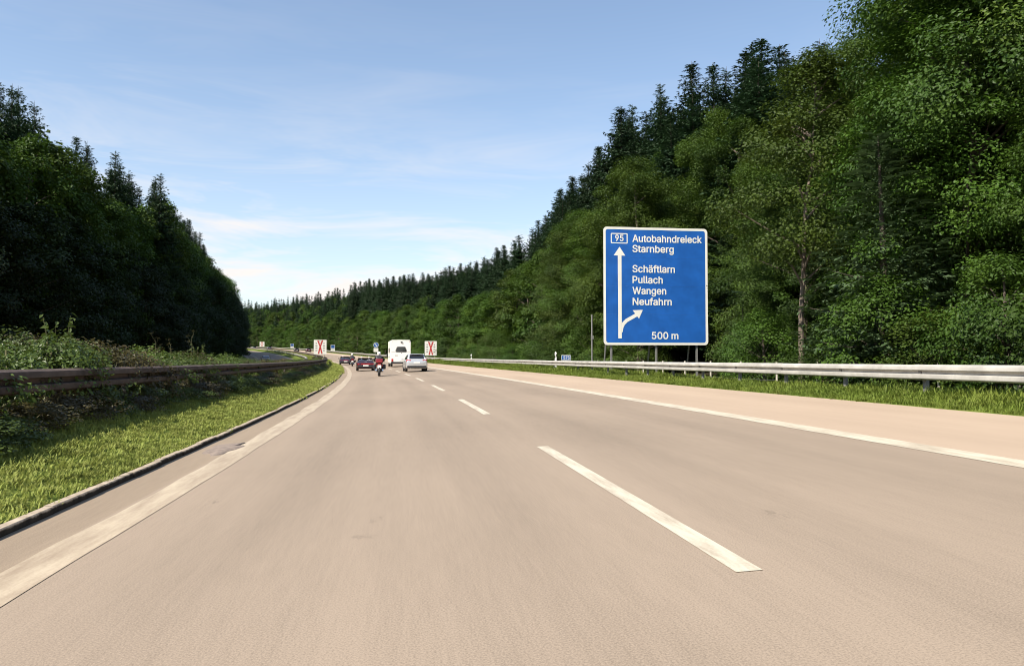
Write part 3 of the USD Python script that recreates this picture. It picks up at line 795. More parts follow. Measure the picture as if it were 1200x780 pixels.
for s0, s1, step, rows in ((170, 330, 7.0, ((39, 1, 25), (46, 1, 26), (54, 1, 26))), (262, 900, 6.0, ((18, 0, 13), (23, 0, 17), (29, 2, 23), (36, 1, 27), (45, 1, 28), (56, 1, 29), (70, 1, 29), (90, 1, 29)))):
    for l0, cf, hh in rows:
        s = s0 + trg.uniform(0, 4)
        if s0 == 262 and 22 < l0 < 37:
            s = 300 if l0 > 25 else 262
        while s < s1:
            con = (cf == 1 and trg.uniform() < 0.72) or (cf == 2 and trg.uniform() < 0.4)
            far_tree(s + trg.uniform(-2, 2), l0 + trg.uniform(-2.5, 2.5), trg.integers(3, 7) if con else trg.integers(0, 3), (hh if con else hh * 0.86) * trg.uniform(0.84, 1.12))
            s += step * trg.uniform(0.75, 1.2)
for s0, s1, step, rows in ((30, 330, 6.5, ((-34, 22), (-39, 22), (-46, 23))), (330, 700, 7.0, ((-24, 15), (-28, 20), (-34, 23)))):
    for l0, hh in rows:
        s = s0
        while s < s1:
            con = trg.uniform() < 0.5
            far_tree(s + trg.uniform(-2, 2), l0 + trg.uniform(-2, 2), trg.integers(3, 7) if con else trg.integers(0, 3), hh * trg.uniform(0.84, 1.1))
            s += step
for l0 in (42, 50):
    for s in np.arange(20, 170, 7.0):
        far_tree(s, l0 + trg.uniform(-2, 2), trg.integers(3, 7), trg.uniform(20, 24))
far.CreatePositionsAttr(Vt.Vec3fArray.FromNumpy(np.array(fp, np.float32)))
far.CreateProtoIndicesAttr(Vt.IntArray(fi))
far.CreateScalesAttr(Vt.Vec3fArray.FromNumpy(np.array(fs, np.float32)))
far.CreateOrientationsAttr(Vt.QuathArray([Gf.Quath(float(a), float(b), float(c), float(d)) for a, b, c, d in fo]))

# ------------------------------------------------------------------ median hedge, shoots, grass
HEDGE = [tree_class('hedge_shrub_kind_%d' % i, broadleaf(400 + i, 1.0, 0.85, 0.04, 46, 85, 0.062, 0.27, skirt=0.95, trunk=0.4), ('leaf_hedge', 'leaf_brown', 'leaf_hedge')[i], 'stem', ('stem', 'foliage')) for i in range(3)]


def shoot(seed, H, n, leaf):
    rg = np.random.default_rng(seed)
    st, C, N = [], [], []
    for k in range(n):
        a = rg.uniform(0, 6.28); sp = rg.uniform(0.1, 0.38)
        z = np.linspace(0, H * rg.uniform(0.62, 1), 10)
        P = np.column_stack([math.cos(a) * sp * (z / H) ** 1.5, math.sin(a) * sp * (z / H) ** 1.5, z]) + np.column_stack([rg.normal(0, 0.008, (10, 2)), np.zeros(10)])
        st.append(tube(P, np.linspace(0.008, 0.003, 10), 4))
        m = int(22 * H)
        for u in np.linspace(0.18, 1, m):
            q = np.array([np.interp(u, np.linspace(0, 1, 10), P[:, j]) for j in range(3)])
            b = rg.uniform(0, 6.28)
            C.append(q + [0.05 * math.cos(b), 0.05 * math.sin(b), 0.01]); N.append([0.5 * math.cos(b), 0.5 * math.sin(b), 0.8])
    return cat_(st), trimesh.Trimesh(*leaves(np.array(C), np.array(N), leaf, rg, 0.6), process=False)


def umbel(seed, H):
    rg = np.random.default_rng(seed)
    st = [tube([[0, 0, 0], [0.02, 0.01, H * .5], [0.0, 0.03, H]], [0.007, 0.005, 0.004], 4)]
    C, N = [], []
    for k in range(3):
        a = rg.uniform(0, 6.28)
        t0 = np.array([0.01, 0.02, H * (0.75 + 0.1 * k)]); t1 = t0 + [0.12 * math.cos(a), 0.12 * math.sin(a), 0.16]
        st.append(tube([t0, (t0 + t1) / 2, t1], 0.003, 3))
        for q in range(10):
            C.append(t1 + rg.normal(0, 0.035, 3) * [1, 1, 0.3]); N.append([0, 0, 1.0])
    for q in range(14):
        C.append([rg.normal(0, 0.06), rg.normal(0, 0.06), rg.uniform(0.1, 0.6) * H]); N.append([rg.normal(), rg.normal(), 1])
    return cat_(st), trimesh.Trimesh(*leaves(np.array(C), np.array(N), 0.045, rg, 0.8), process=False)


SHOOT = [tree_class('shoot_kind_%d' % i, shoot(420 + i, 1.0, 7 + i, 0.095), 'leaf_hedge', 'stem', ('stems', 'foliage')) for i in range(2)]
UMBEL = tree_class('umbel_kind', umbel(430, 1.0), 'leaf_brown', 'stem', ('stems', 'flower_heads'))
hrg = np.random.default_rng(55)


def bush_at(proto, name, s, lat, h, label, cat, group=None, wide=1.0):
    p = pt(s, lat, 0.0)
    p[2] += float(ground_relief(np.array([s]), np.array([lat]))[0]) - 0.03
    return copies(proto, name, place(p, hrg.uniform(0, 6.28), (wide, wide, h)), label, cat, group)


HZ = lambda s: 'near the picture edge' if s < 18 else 'mid hedge' if s < 45 else 'towards the crossed board'
G_H = 'shrubs of the median hedge behind the left guard rail'
s = 5.0
while s < 150:
    for lat in ((-5.35, -6.15, -6.9) if s < 26 else (-5.4, -6.5)) if s < 70 else (-5.8,):
        bush_at(HEDGE[hrg.choice(3, p=[.45, .25, .3])], 'hedge_shrub', s + hrg.uniform(-.3, .3), lat + hrg.uniform(-.1, .1), hrg.uniform(0.95, 1.40) * float(np.interp(s, [15, 24, 40, 70], [1.0, 0.80, 0.66, 0.55])), f'leafy shrub of the hedge behind the dark guard rail, {HZ(s)}', 'shrub', f'hedge shrubs, {HZ(s)}', hrg.uniform(0.95, 1.2))
    s += 0.95 if s < 26 else 1.4 if s < 70 else 2.4
s = 6.0
while s < 75:
    bush_at(HEDGE[hrg.choice(3, p=[.4, .35, .25])], 'low_hedge_shrub', s, -4.62 + hrg.uniform(-.12, .08), hrg.uniform(0.30, 0.50), f'low leafy growth below the dark guard rail, {HZ(s)}', 'shrub', f'low growth below the left guard rail, {HZ(s)}', hrg.uniform(0.6, 0.85))
    s += 0.9 if s < 30 else 1.6
bush_at(SHOOT[1], 'tall_shoot', 14.3, -5.75, 1.62, 'tall leafy shoot standing highest above the dark guard rail on the left', 'plant', None, 1.15)
bush_at(SHOOT[0], 'tall_shoot', 11.3, -5.7, 1.22, 'leafy shoot over the dark guard rail near the left edge of the picture', 'plant', None, 1.2)
bush_at(SHOOT[0], 'tall_shoot', 12.6, -5.6, 1.22, 'short leafy shoot between the tallest shoot and the left edge', 'plant', None, 1.3)
bush_at(SHOOT[1], 'tall_shoot', 24.5, -5.8, 1.28, 'leafy shoot where the hedge meets the view of the opposite road', 'plant')
bush_at(UMBEL, 'dry_umbel', 19.0, -5.5, 1.32, 'thin dry flower stalk above the hedge, left one of three', 'plant')
bush_at(UMBEL, 'dry_umbel', 22.2, -5.5, 1.46, 'thin dry flower stalk above the hedge, tallest one of three', 'plant')
bush_at(UMBEL, 'dry_umbel', 20.6, -5.6, 1.22, 'thin dry flower stalk above the hedge, middle and lowest of three', 'plant')
a, b = pt(20.6, -4.35, 0.05), pt(21.0, -4.9, 0.42)
tag(put('dry_stick', tube([a, (a + b) / 2 + [0, 0, 0.02], b], [0.022, 0.02, 0.014], 6), 'dry_wood', smooth=40), 'pale dry stick leaning against the hedge under the dark guard rail', 'stick')


def tuft(seed, n, h, spread):
    rg = np.random.default_rng(seed)
    V, Fc = [], []
    for k in range(n):
        a = rg.uniform(0, 6.28); r = spread * math.sqrt(rg.uniform()); b = rg.uniform(0, 6.28)
        o = np.array([r * math.cos(a), r * math.sin(a), -0.01]); hh = h * rg.uniform(0.5, 1.15); w = 0.0055 * rg.uniform(0.8, 1.7)
        d = np.array([math.cos(b), math.sin(b), 0]); sd = np.array([-d[1], d[0], 0]) * w
        bend = hh * rg.uniform(0.15, 0.75)
        m_ = o + d * bend * 0.35 + [0, 0, hh * 0.6]; t = o + d * bend + [0, 0, hh * 0.95]
        i = len(V)
        V += [o - sd, o + sd, m_ + sd * 0.8, m_ - sd * 0.8, t]
        Fc += [[i, i + 1, i + 2], [i, i + 2, i + 3], [i + 3, i + 2, i + 4]]
    return trimesh.Trimesh(np.array(V), np.array(Fc), process=False)


def grass_field(name, label, mat, spots, h):
    pi = UsdGeom.PointInstancer.Define(stage, '/World/' + name)
    tag(pi, label, 'grass', None, 'stuff')
    ks = []
    for i in range(5):
        q = UsdGeom.Xform.Define(stage, f'/World/{name}/tuft_{i:03d}' if i else f'/World/{name}/tuft')
        put('blades', tuft(500 + i, 26, h, 0.085), mat, q); ks.append(q.GetPath())
    pi.CreatePrototypesRel().SetTargets(ks)
    S, L, K = spots
    n = len(S)
    P = pt(S, L, ground_relief(S, L))
    pi.CreatePositionsAttr(Vt.Vec3fArray.FromNumpy(P.astype(np.float32)))
    pi.CreateProtoIndicesAttr(Vt.IntArray.FromNumpy(hrg.integers(0, 5, n).astype(np.int32)))
    pi.CreateScalesAttr(Vt.Vec3fArray.FromNumpy((K[:, None] * hrg.uniform([0.9, 0.9, 0.6], [1.4, 1.4, 1.3], (n, 3))).astype(np.float32)))
    an = hrg.uniform(0, math.pi, n)
    pi.CreateOrientationsAttr(Vt.QuathArray([Gf.Quath(float(math.cos(a)), 0.0, 0.0, float(math.sin(a))) for a in an]))


def scatter(s0, s1, l0, l1, near_density, half):
    S, L, K = [], [], []
    for a in np.arange(s0, s1, 2.0):
        k = 1 + max(0, a - half) / half
        n = int(near_density * 2 * abs(l1 - l0) / k ** 1.4)
        S.append(hrg.uniform(a, a + 2, n)); L.append(hrg.uniform(l0, l1, n)); K.append(np.full(n, k ** 0.55))
    S, L, K = np.concatenate(S), np.concatenate(L), np.concatenate(K)
    patch = meshkit.fbm(np.stack([S * 0.5, L * 1.3, 0 * S], -1), 3, 9)
    return S, L, K * (0.62 + 0.75 * patch)


A = scatter(3, 120, -4.9, -2.97, 125, 14)
grass_field('verge_grass', 'sunlit yellow green grass strip between the kerb and the left guard rail', 'grass', A, 0.06)
A = scatter(8, 150, 9.06, 12.4, 55, 22)
K = A[2] * np.interp(A[1], [9.0, 9.5, 10.4, 12.4], [0.75, 1.0, 1.9, 2.4])
grass_field('right_verge_grass', 'bright green grass below the right guard rail', 'grass_right', (A[0], A[1], K), 0.13)
S = hrg.uniform(150, 420, 3500)
grass_field('far_median_grass', 'dry grass on the median where the road bends away', 'grass', (S, hrg.uniform(-7.3, -3.05, 3500), hrg.uniform(2.0, 3.2, 3500)), 0.14)

# ------------------------------------------------------------------ wire fence at the forest edge
fe = thing('wire_fence', 'low wire fence with thin pale posts at the foot of the right forest', 'fence')
for s in (16.0, 18.6, 22.0, 24.4, 27.1, 30.0, 32.9, 35.8, 38.7, 41.6, 44.5, 47.4, 50.3):
    p = pt(s, 14.2)
    put('post', tube([p - [0, 0, 0.2], p + [0, 0, 1.06]], [0.042, 0.036], 7), 'fence_post', fe, smooth=50)
for z in (0.35, 0.65, 0.95):
    put('wire', tube(pt(np.arange(16.0, 50.4, 1.0), 14.2 - 0.045, z), 0.006, 4), 'wire', fe)

# ------------------------------------------------------------------ signs
def text_part(text, x, z, width, height, mat, parent, label=None, y=-0.012, name='lettering', bold=True):
    t = meshkit.text_mesh(text, height, 0.004, bold)
    b = t.bounds
    v = np.array(t.vertices)
    v[:, 0] = (v[:, 0] - b[0, 0]) / (b[1, 0] - b[0, 0]) * width
    v = np.column_stack([v[:, 0] + x, y - v[:, 2], v[:, 1] + z])
    return put(name, trimesh.Trimesh(v, t.faces, process=False), mat, parent, label=label)


def plate(poly, d0, d1):
    """A shapely polygon in (x, z) as a slab from y=d0 to y=d1 (towards the viewer is -y)."""
    parts = []
    for g in getattr(poly, 'geoms', [poly]):
        e = trimesh.creation.extrude_polygon(g, abs(d1 - d0), engine='earcut')
        v = np.array(e.vertices)
        parts.append(trimesh.Trimesh(np.column_stack([v[:, 0], max(d0, d1) - v[:, 2], v[:, 1]]), e.faces, process=False))
    return cat_(parts)


def rrect(x0, z0, x1, z1, r):
    return sg.box(x0 + r, z0 + r, x1 - r, z1 - r).buffer(r, 6)


base = pt(41.3, 11.8)
SWID, SZ0, SZ1 = 6.025, 2.075 - base[2], 8.64 - base[2]
bs = thing('direction_sign', 'large blue motorway direction sign with white place names and arrows', 'road sign', mat=place(base))
FX = lambda px: (px - 708) * SWID / 122.2
FZ = lambda py: (404.0 - py) * (SZ1 - SZ0) / 137.5 + SZ0
full = rrect(0, SZ0, SWID, SZ1, 0.20)
inner = rrect(0.135, SZ0 + 0.135, SWID - 0.135, SZ1 - 0.135, 0.12)
put('panel', plate(full.buffer(-0.01), 0.05, 0.0), 'sign_grey', bs)
put('border', plate(full.difference(inner), 0.0, -0.010), 'sign_white', bs)
seams = 4
zs = np.linspace(SZ0 + 0.135, SZ1 - 0.135, seams + 1)
for k in range(seams):
    put('blue_panel', plate(inner.intersection(sg.box(-1, zs[k] + 0.002, 9, zs[k + 1] - 0.002)), 0.0, -0.006), 'sign_blue', bs)
for txt, x0, x1, yb in (('Autobahndreieck', 741.7, 823.5, 283.4), ('Starnberg', 741.7, 790.3, 295.5), ('Schäftlarn', 741.6, 791.4, 319.0), ('Pullach', 741.6, 777.0, 331.8), ('Wangen', 741.6, 780.9, 344.6), ('Neufahrn', 741.6, 787.4, 357.3), ('500 m', 763.7, 794.9, 396.9)):
    text_part(txt, FX(x0), FZ(yb), FX(x1) - FX(x0), 0.385, 'sign_white', bs)
bx = rrect(FX(716.7), FZ(285.8), FX(736.2), FZ(273.8), 0.05)
put('number_frame', plate(bx.difference(bx.buffer(-0.055)), -0.006, -0.010), 'sign_white', bs)
text_part('95', FX(721.7), FZ(283.0), FX(731.4) - FX(721.7), 0.34, 'sign_white', bs)
shaft = sg.box(FX(724.7), FZ(396.4), FX(728.9), FZ(298))
head = sg.Polygon([(FX(726.7), FZ(289.6)), (FX(719.9), FZ(299.9)), (FX(733.3), FZ(299.9))])
put('straight_arrow', plate(unary_union([shaft, head]), -0.006, -0.010), 'sign_white', bs)
br = sg.LineString([(FX(728.0), FZ(389)), (FX(728.6), FZ(384)), (FX(730.6), FZ(379.5)), (FX(734.5), FZ(375.5)), (FX(747), FZ(368.3))]).buffer(0.095, cap_style=2)
hd = sg.Polygon([(FX(753.4), FZ(363.0)), (FX(741.6), FZ(363.6)), (FX(748.9), FZ(373.3))])
put('branch_arrow', plate(unary_union([br, hd]).difference(sg.box(0, 0, FX(729.0), 20)), -0.006, -0.010), 'sign_white', bs)
for px, dep in ((717.2, 0.10), (769.5, 0.10), (817.6, 0.10)):
    x = FX(px)
    put('post', box((x, dep + 0.03, (SZ1 - 0.3) / 2 - 0.15), (0.10, 0.10, SZ1 - 0.3 + 0.3)), 'pole', bs)
x = FX(717.2) + 0.0
for px in (717.2, 769.5, 817.6):
    x = FX(px)
    put('brace', tube([(x + 0.0, 1.95, -0.2), (x, 0.2, SZ1 * 0.62)], 0.05, 6), 'pole', bs)
for z in (SZ0 + 0.6, (SZ0 + SZ1) / 2, SZ1 - 0.6):
    put('cross_bar', box((SWID / 2, 0.075, z), (SWID - 0.4, 0.05, 0.08)), 'pole', bs)


def cross_sign(s, lat, z0, z1, w, label, name='crossed_sign'):
    t = thing(name, label, 'road sign', mat=place(pt(s, lat), 0.0))
    h = z1 - z0
    put('board', plate(rrect(-w / 2, z0, w / 2, z1, 0.05), 0.03, 0.0), 'sign_white', t)
    for k, (a, b) in enumerate((((-0.19, 0.97), (0.15, 0.04)), ((0.19, 0.97), (-0.13, 0.04)))):
        c = sg.LineString([(a[0] * w, z0 + a[1] * h), (0.012 * w * (1 - 2 * k), z0 + 0.50 * h), (b[0] * w, z0 + b[1] * h)]).buffer(0.085 * w / 2 * 1.25, cap_style=2)
        put('cross_stroke', plate(c, -0.006 - 0.005 * k, -0.010 - 0.005 * k), 'sign_red', t)
    ring = sg.Point(0, z0 + 0.86 * h).buffer(0.11 * w)
    put('round_symbol', plate(ring.difference(ring.buffer(-0.03 * w)), 0.0, -0.004), 'ink', t)
    for zz in (0.76, 0.60, 0.43, 0.27):
        for sd in (-1, 1):
            wd = 0.15 * w * (1 if zz < 0.7 else 0.7)
            put('text_line', plate(sg.box(sd * 0.30 * w - wd / 2, z0 + zz * h - 0.035 * h, sd * 0.30 * w + wd / 2, z0 + zz * h + 0.018 * h), 0.0, -0.004), 'ink', t)
    for sd in (-1, 1):
        put('post', cyl((sd * w * 0.32, 0.07, -0.2), (sd * w * 0.32, 0.07, z1 - 0.1), 0.04, 8), 'pole', t)
        put('bracing', cyl((sd * w * 0.32, 0.07, z0 * 0.9), (sd * w * 0.10, 0.3, -0.05), 0.03, 6), 'dry_wood', t)
    return t


cross_sign(126.2, 12.0, 1.14, 3.48, 1.95, 'white board with a dark red cross beside the right guard rail')
cross_sign(127.0, -5.5, 1.16, 3.45, 1.95, 'white board with a dark red cross on the median above the hedge')
cross_sign(470.0, 11.84, 1.2, 3.9, 2.6, 'tiny far white board with red marks at the bend near the left forest')


def delineator(s, lat, h, label):
    t = thing('delineator_post', label, 'delineator', mat=place(pt(s, lat)))
    prof = [(-0.06, -0.06), (0.06, -0.06), (0.015, 0.06), (-0.015, 0.06)]
    P = np.vstack([[(x, y, z) for x, y in prof] for z in (-0.1, h - 0.07)] + [[(x, y, h - (0.0 if y > 0 else 0.07)) for x, y in prof]])
    put('post_body', tm(hull(P)), 'white_paint', t)
    put('black_band', tm(hull([(x * 1.05 - 0.0, y * 1.05, z + (0.10 if x > 0 else 0)) for z in (h - 0.42, h - 0.24) for x, y in prof])), 'black', t)
    put('reflector', box((0, -0.066, h - 0.28), (0.05, 0.006, 0.16)), 'sign_white', t)


delineator(49.9, 11.2, 1.39, 'white delineator post beside the small blue kilometre plate')
delineator(86.1, 11.2, 1.32, 'white delineator post midway between the kilometre plate and the crossed board')
delineator(129.2, 11.2, 1.38, 'white delineator post just left of the crossed board on the right')

kt = thing('kilometre_plate', 'small blue kilometre plate with white border above the right guard rail', 'road sign', mat=place(pt(48.7, 11.6)))
put('post', cyl((0, 0.04, -0.2), (0, 0.04, 1.1), 0.03, 8), 'white_paint', kt)
r = rrect(-0.31, 0.88, 0.31, 1.21, 0.03)
put('panel', plate(r, 0.012, 0.0), 'sign_white', kt)
put('blue_face', plate(r.buffer(-0.03), 0.0, -0.004), 'sign_blue', kt)
text_part('573', -0.17, 0.95, 0.40, 0.19, 'sign_white', kt, y=-0.006)

pp = thing('thin_pole', 'thin grey pole standing left of the blue direction sign', 'pole', mat=place(pt(42.9, 11.6)))
put('shaft', cyl((0, 0, -0.2), (0, 0, 3.44), 0.045, 8), 'pole', pp)
put('cap', cyl((0, 0, 3.44), (0, 0, 3.50), 0.055, 8), 'pole', pp)
put('clamp', box((0.02, 0, 2.2), (0.13, 0.13, 0.22)), 'pole', pp)

rs = thing('round_road_sign', 'blue round sign over a white plate beside the road between the roadster and the camper', 'road sign', mat=place(pt(190, 9.75), 0.1))
put('post', cyl((0, 0.05, -0.2), (0, 0.05, 3.6), 0.045, 8), 'pole', rs)
put('blue_disc', plate(sg.Point(0, 3.05).buffer(0.62), 0.02, 0.0), 'sign_blue', rs)
put('rim', plate(sg.Point(0, 3.05).buffer(0.62).difference(sg.Point(0, 3.05).buffer(0.55)), 0.0, -0.004), 'sign_white', rs)
ar = unary_union([sg.LineString([(-0.28, 3.35), (0.18, 2.85)]).buffer(0.08), sg.Polygon([(0.30, 2.72), (0.27, 3.06), (-0.04, 2.76)])])
put('arrow', plate(ar, 0.0, -0.006), 'sign_white', rs)
put('white_plate', plate(rrect(-0.55, 1.35, 0.55, 2.3, 0.04), 0.02, 0.0), 'sign_white', rs)


def small_sign(s, lat, h, w, label, turn=0.0, top_blue=True):
    t = thing('small_road_sign', label, 'road sign', mat=place(pt(s, lat), turn))
    put('post', cyl((0, 0.05, -0.2), (0, 0.05, h - 0.1), 0.05, 8), 'pole', t)
    put('upper_plate', plate(rrect(-w / 2, h * 0.55, w / 2, h, 0.05), 0.02, 0.0), 'sign_blue' if top_blue else 'sign_white', t)
    put('lower_plate', plate(rrect(-w / 2, h * 0.25, w / 2, h * 0.53, 0.05), 0.02, 0.0), 'sign_white', t)
    fr = rrect(-w / 2, h * 0.55, w / 2, h, 0.05)
    put('frame', plate(fr.difference(fr.buffer(-0.12)), 0.0, -0.004), 'sign_white', t)


small_sign(285, 10.1, 2.9, 1.5, 'small pale blue sign just right of the crossed board on the median', 0.2)
small_sign(380, 8.9, 2.9, 1.6, 'small blue and white sign at the far bend left of the crossed board', 0.3)
fb = thing('far_blue_sign', 'far blue board at the end of the dark left forest', 'road sign', mat=place(pt(330, -18.2), 0.2))
put('board', plate(rrect(-1.3, 2.25, 1.3, 4.3, 0.08), 0.04, 0.0), 'sign_blue', fb)
for sd in (-0.9, 0.9):
    put('post', cyl((sd, 0.07, -0.2), (sd, 0.07, 4.1), 0.06, 8), 'pole', fb)

# ------------------------------------------------------------------ people
def smooth_man(bones, edge, it=6):
    m = m3.Manifold.batch_boolean(bones, m3.OpType.Add)
    m = m.refine_to_length(edge)
    t = tm(m)
    t.merge_vertices()
    trimesh.smoothing.filter_taubin(t, iterations=it)
    return t


def hand_bones(wrist, fwd, down, side, s=1.0, curl=1.0):
    """Palm, four curled fingers and a thumb; fwd: along the palm, down: the way the fingers close, side: towards the thumb."""
    w, f, d, t = (np.asarray(x, float) for x in (wrist, fwd, down, side))
    pal = w + f * 0.085 * s
    B = [hull(np.vstack([_ICO[1] * 0.024 * s + w + t * q * 0.026 * s + f * 0.02 * s for q in (-1, 1)] + [_ICO[1] * 0.018 * s + pal + t * q * 0.034 * s for q in (-1, 1)]))]
    for k, (o, L) in enumerate(((0.034, 0.060), (0.012, 0.068), (-0.012, 0.064), (-0.034, 0.050))):
        a = pal + t * o * s - f * 0.004
        b = a + (f * 0.75 + d * 0.5 * curl) * L * 0.5 * s
        c = b + (f * 0.05 + d * 1.0 * curl) * L * 0.42 * s
        e = c + (-f * 0.7 * curl + d * 0.5) * L * 0.34 * s
        B += [bone(a, 0.0105 * s, b, 0.0098 * s, 0), bone(b, 0.0098 * s, c, 0.009 * s, 0), bone(c, 0.009 * s, e, 0.008 * s, 0)]
    a = w + f * 0.03 * s + t * 0.030 * s
    b = a + (t * 0.7 + f * 0.5 + d * 0.4) * 0.036 * s
    c = b + (f * 0.5 + d * 0.8) * 0.030 * s
    B += [bone(a, 0.013 * s, b, 0.011 * s, 0), bone(b, 0.011 * s, c, 0.009 * s, 0)]
    return B


def body_mesh(J):
    """J: joints of a seated figure facing +y: hip height and so on; one continuous surface with hands and feet."""
    h, ch, nk = J['pelvis'], J['chest'], J['neck']
    B = [hull(np.vstack([_ICO[1] * 0.115 + h + [x, 0, 0] for x in (-0.075, 0.075)] + [_ICO[1] * 0.105 + (h + ch) / 2 + [x, 0, 0] for x in (-0.075, 0.075)])),
         hull(np.vstack([_ICO[1] * 0.105 + (h + ch) / 2 + [x, 0, 0] for x in (-0.075, 0.075)] + [_ICO[1] * 0.115 + ch + [x, 0, 0] for x in (-0.10, 0.10)])),
         hull(np.vstack([_ICO[1] * 0.112 + ch + [x, 0, 0] for x in (-0.10, 0.10)] + [_ICO[1] * 0.062 + J['sh'] * [q, 1, 1] for q in (-1, 1)] + [_ICO[1] * 0.06 + nk])),
         bone(nk, 0.06, J['head'] - [0, 0.01, 0.06], 0.055)]
    for q in (-1, 1):
        m = np.array([q, 1, 1.0])
        sh, el, wr, hip, kn, an, toe = (J[k] * m for k in ('sh', 'elbow', 'wrist', 'hipj', 'knee', 'ankle', 'toe'))
        B += [bone(sh, 0.062, el, 0.046), bone(el, 0.046, wr, 0.032), bone(hip, 0.092, kn, 0.064), bone(kn, 0.062, an, 0.043), bone(an - [0, 0.03, 0.02], 0.042, toe, 0.036)]
        f = (wr - el) / np.linalg.norm(wr - el)
        B += hand_bones(wr, f, J.get('hdown', np.array([0, 0.2, -1.0])), np.array([-q, 0.1, 0.1]) * 1.0)
    return smooth_man(B, 0.028, 4)


def head_parts(p, c, hair=None, cap=None, helmet=None, visor=True):
    """Head with a face under p, centre c, facing +y."""
    c = np.asarray(c, float)
    B = [hull(np.vstack([_ICO[2] * [0.072, 0.092, 0.085] + c + [0, -0.008, 0.035], _ICO[1] * [0.05, 0.05, 0.045] + c + [0, 0.038, -0.062]])),
         bone(c + [0, 0.086, 0.012], 0.010, c + [0, 0.108, -0.014], 0.014), bone(c + [-0.018, 0.082, -0.05], 0.011, c + [0.018, 0.082, -0.05], 0.011), bone(c + [0, 0.07, -0.085], 0.02, c + [0, 0.06, -0.08], 0.03)]
    for q in (-1, 1):
        B.append(hull(_ICO[1] * [0.012, 0.022, 0.034] + c + [q * 0.078, -0.008, 0.0]))
    put('head', smooth_man(B, 0.016, 3), 'skin', p, smooth=True)
    for q in (-1, 1):
        put('eye', trimesh.creation.icosphere(1, 0.011).apply_translation(c + [q * 0.030, 0.079, 0.014]), 'cap_white' if helmet is None else 'ink', p)
    if hair:
        put('hair', tm(hull(np.vstack([_ICO[2] * [0.082, 0.098, 0.075] + c + [0, -0.022, 0.058], _ICO[1] * [0.066, 0.04, 0.04] + c + [0, -0.075, -0.03]]))), hair, p, smooth=True)
    if cap:
        a = put('cap', tm(hull(np.vstack([_ICO[2] * [0.088, 0.105, 0.055] + c + [0, -0.010, 0.078], _ICO[1] * [0.086, 0.10, 0.02] + c + [0, -0.01, 0.05]]))), cap, p, smooth=True)
        put('brim', tm(hull(np.vstack([_ICO[1] * [0.07, 0.02, 0.008] + c + [0, 0.085, 0.052], _ICO[1] * [0.05, 0.02, 0.008] + c + [0, 0.155, 0.042]]))), cap, a, smooth=True)
    if helmet:
        sh = hull(np.vstack([_ICO[2] * [0.125, 0.145, 0.13] + c + [0, -0.005, 0.035], _ICO[1] * [0.105, 0.12, 0.07] + c + [0, 0.012, -0.075]]))
        a = put('helmet', tm(sh), helmet, p, smooth=50)
        put('visor', tm(hull(np.vstack([_ICO[1] * [0.10, 0.05, 0.045] + c + [0, 0.105, 0.03], _ICO[1] * [0.10, 0.05, 0.02] + c + [0, 0.108, -0.01]]))), 'dark_glass', a, smooth=50)


def V3(*a):
    return np.array(a, float)


def rider(frame, label, jacket, helmet, group=None):
    """A rider sitting on a motorcycle: hands on the grips, feet on the pegs."""
    t = thing('person', label, 'person', group, mat=frame)
    J = dict(pelvis=V3(0, -0.22, 0.93), chest=V3(0, -0.12, 1.24), neck=V3(0, -0.05, 1.42), head=V3(0, 0.0, 1.56), sh=V3(0.185, -0.08, 1.35), elbow=V3(0.34, 0.10, 1.13), wrist=V3(0.33, 0.36, 1.075),
             hipj=V3(0.11, -0.18, 0.90), knee=V3(0.25, 0.22, 0.74), ankle=V3(0.235, -0.12, 0.40), toe=V3(0.25, 0.08, 0.355))
    put('body', body_mesh(J), 'leather', t, smooth=True)
    jb = [hull(np.vstack([_ICO[1] * 0.128 + V3(x, -0.20, 0.98) for x in (-0.075, 0.075)] + [_ICO[1] * 0.128 + V3(x, -0.13, 1.22) for x in (-0.10, 0.10)])),
          hull(np.vstack([_ICO[1] * 0.128 + V3(x, -0.13, 1.22) for x in (-0.10, 0.10)] + [_ICO[1] * 0.080 + V3(x, -0.08, 1.35) for x in (-0.175, 0.175)] + [_ICO[1] * 0.075 + V3(0, -0.06, 1.39)]))]
    for q in (-1, 1):
        jb += [bone(V3(q * 0.185, -0.08, 1.35), 0.078, V3(q * 0.34, 0.10, 1.13), 0.062), bone(V3(q * 0.34, 0.10, 1.13), 0.062, V3(q * 0.332, 0.32, 1.085), 0.046)]
    put('jacket', smooth_man(jb, 0.035, 4), jacket, t, smooth=True)
    head_parts(t, J['head'], helmet=helmet)
    return t


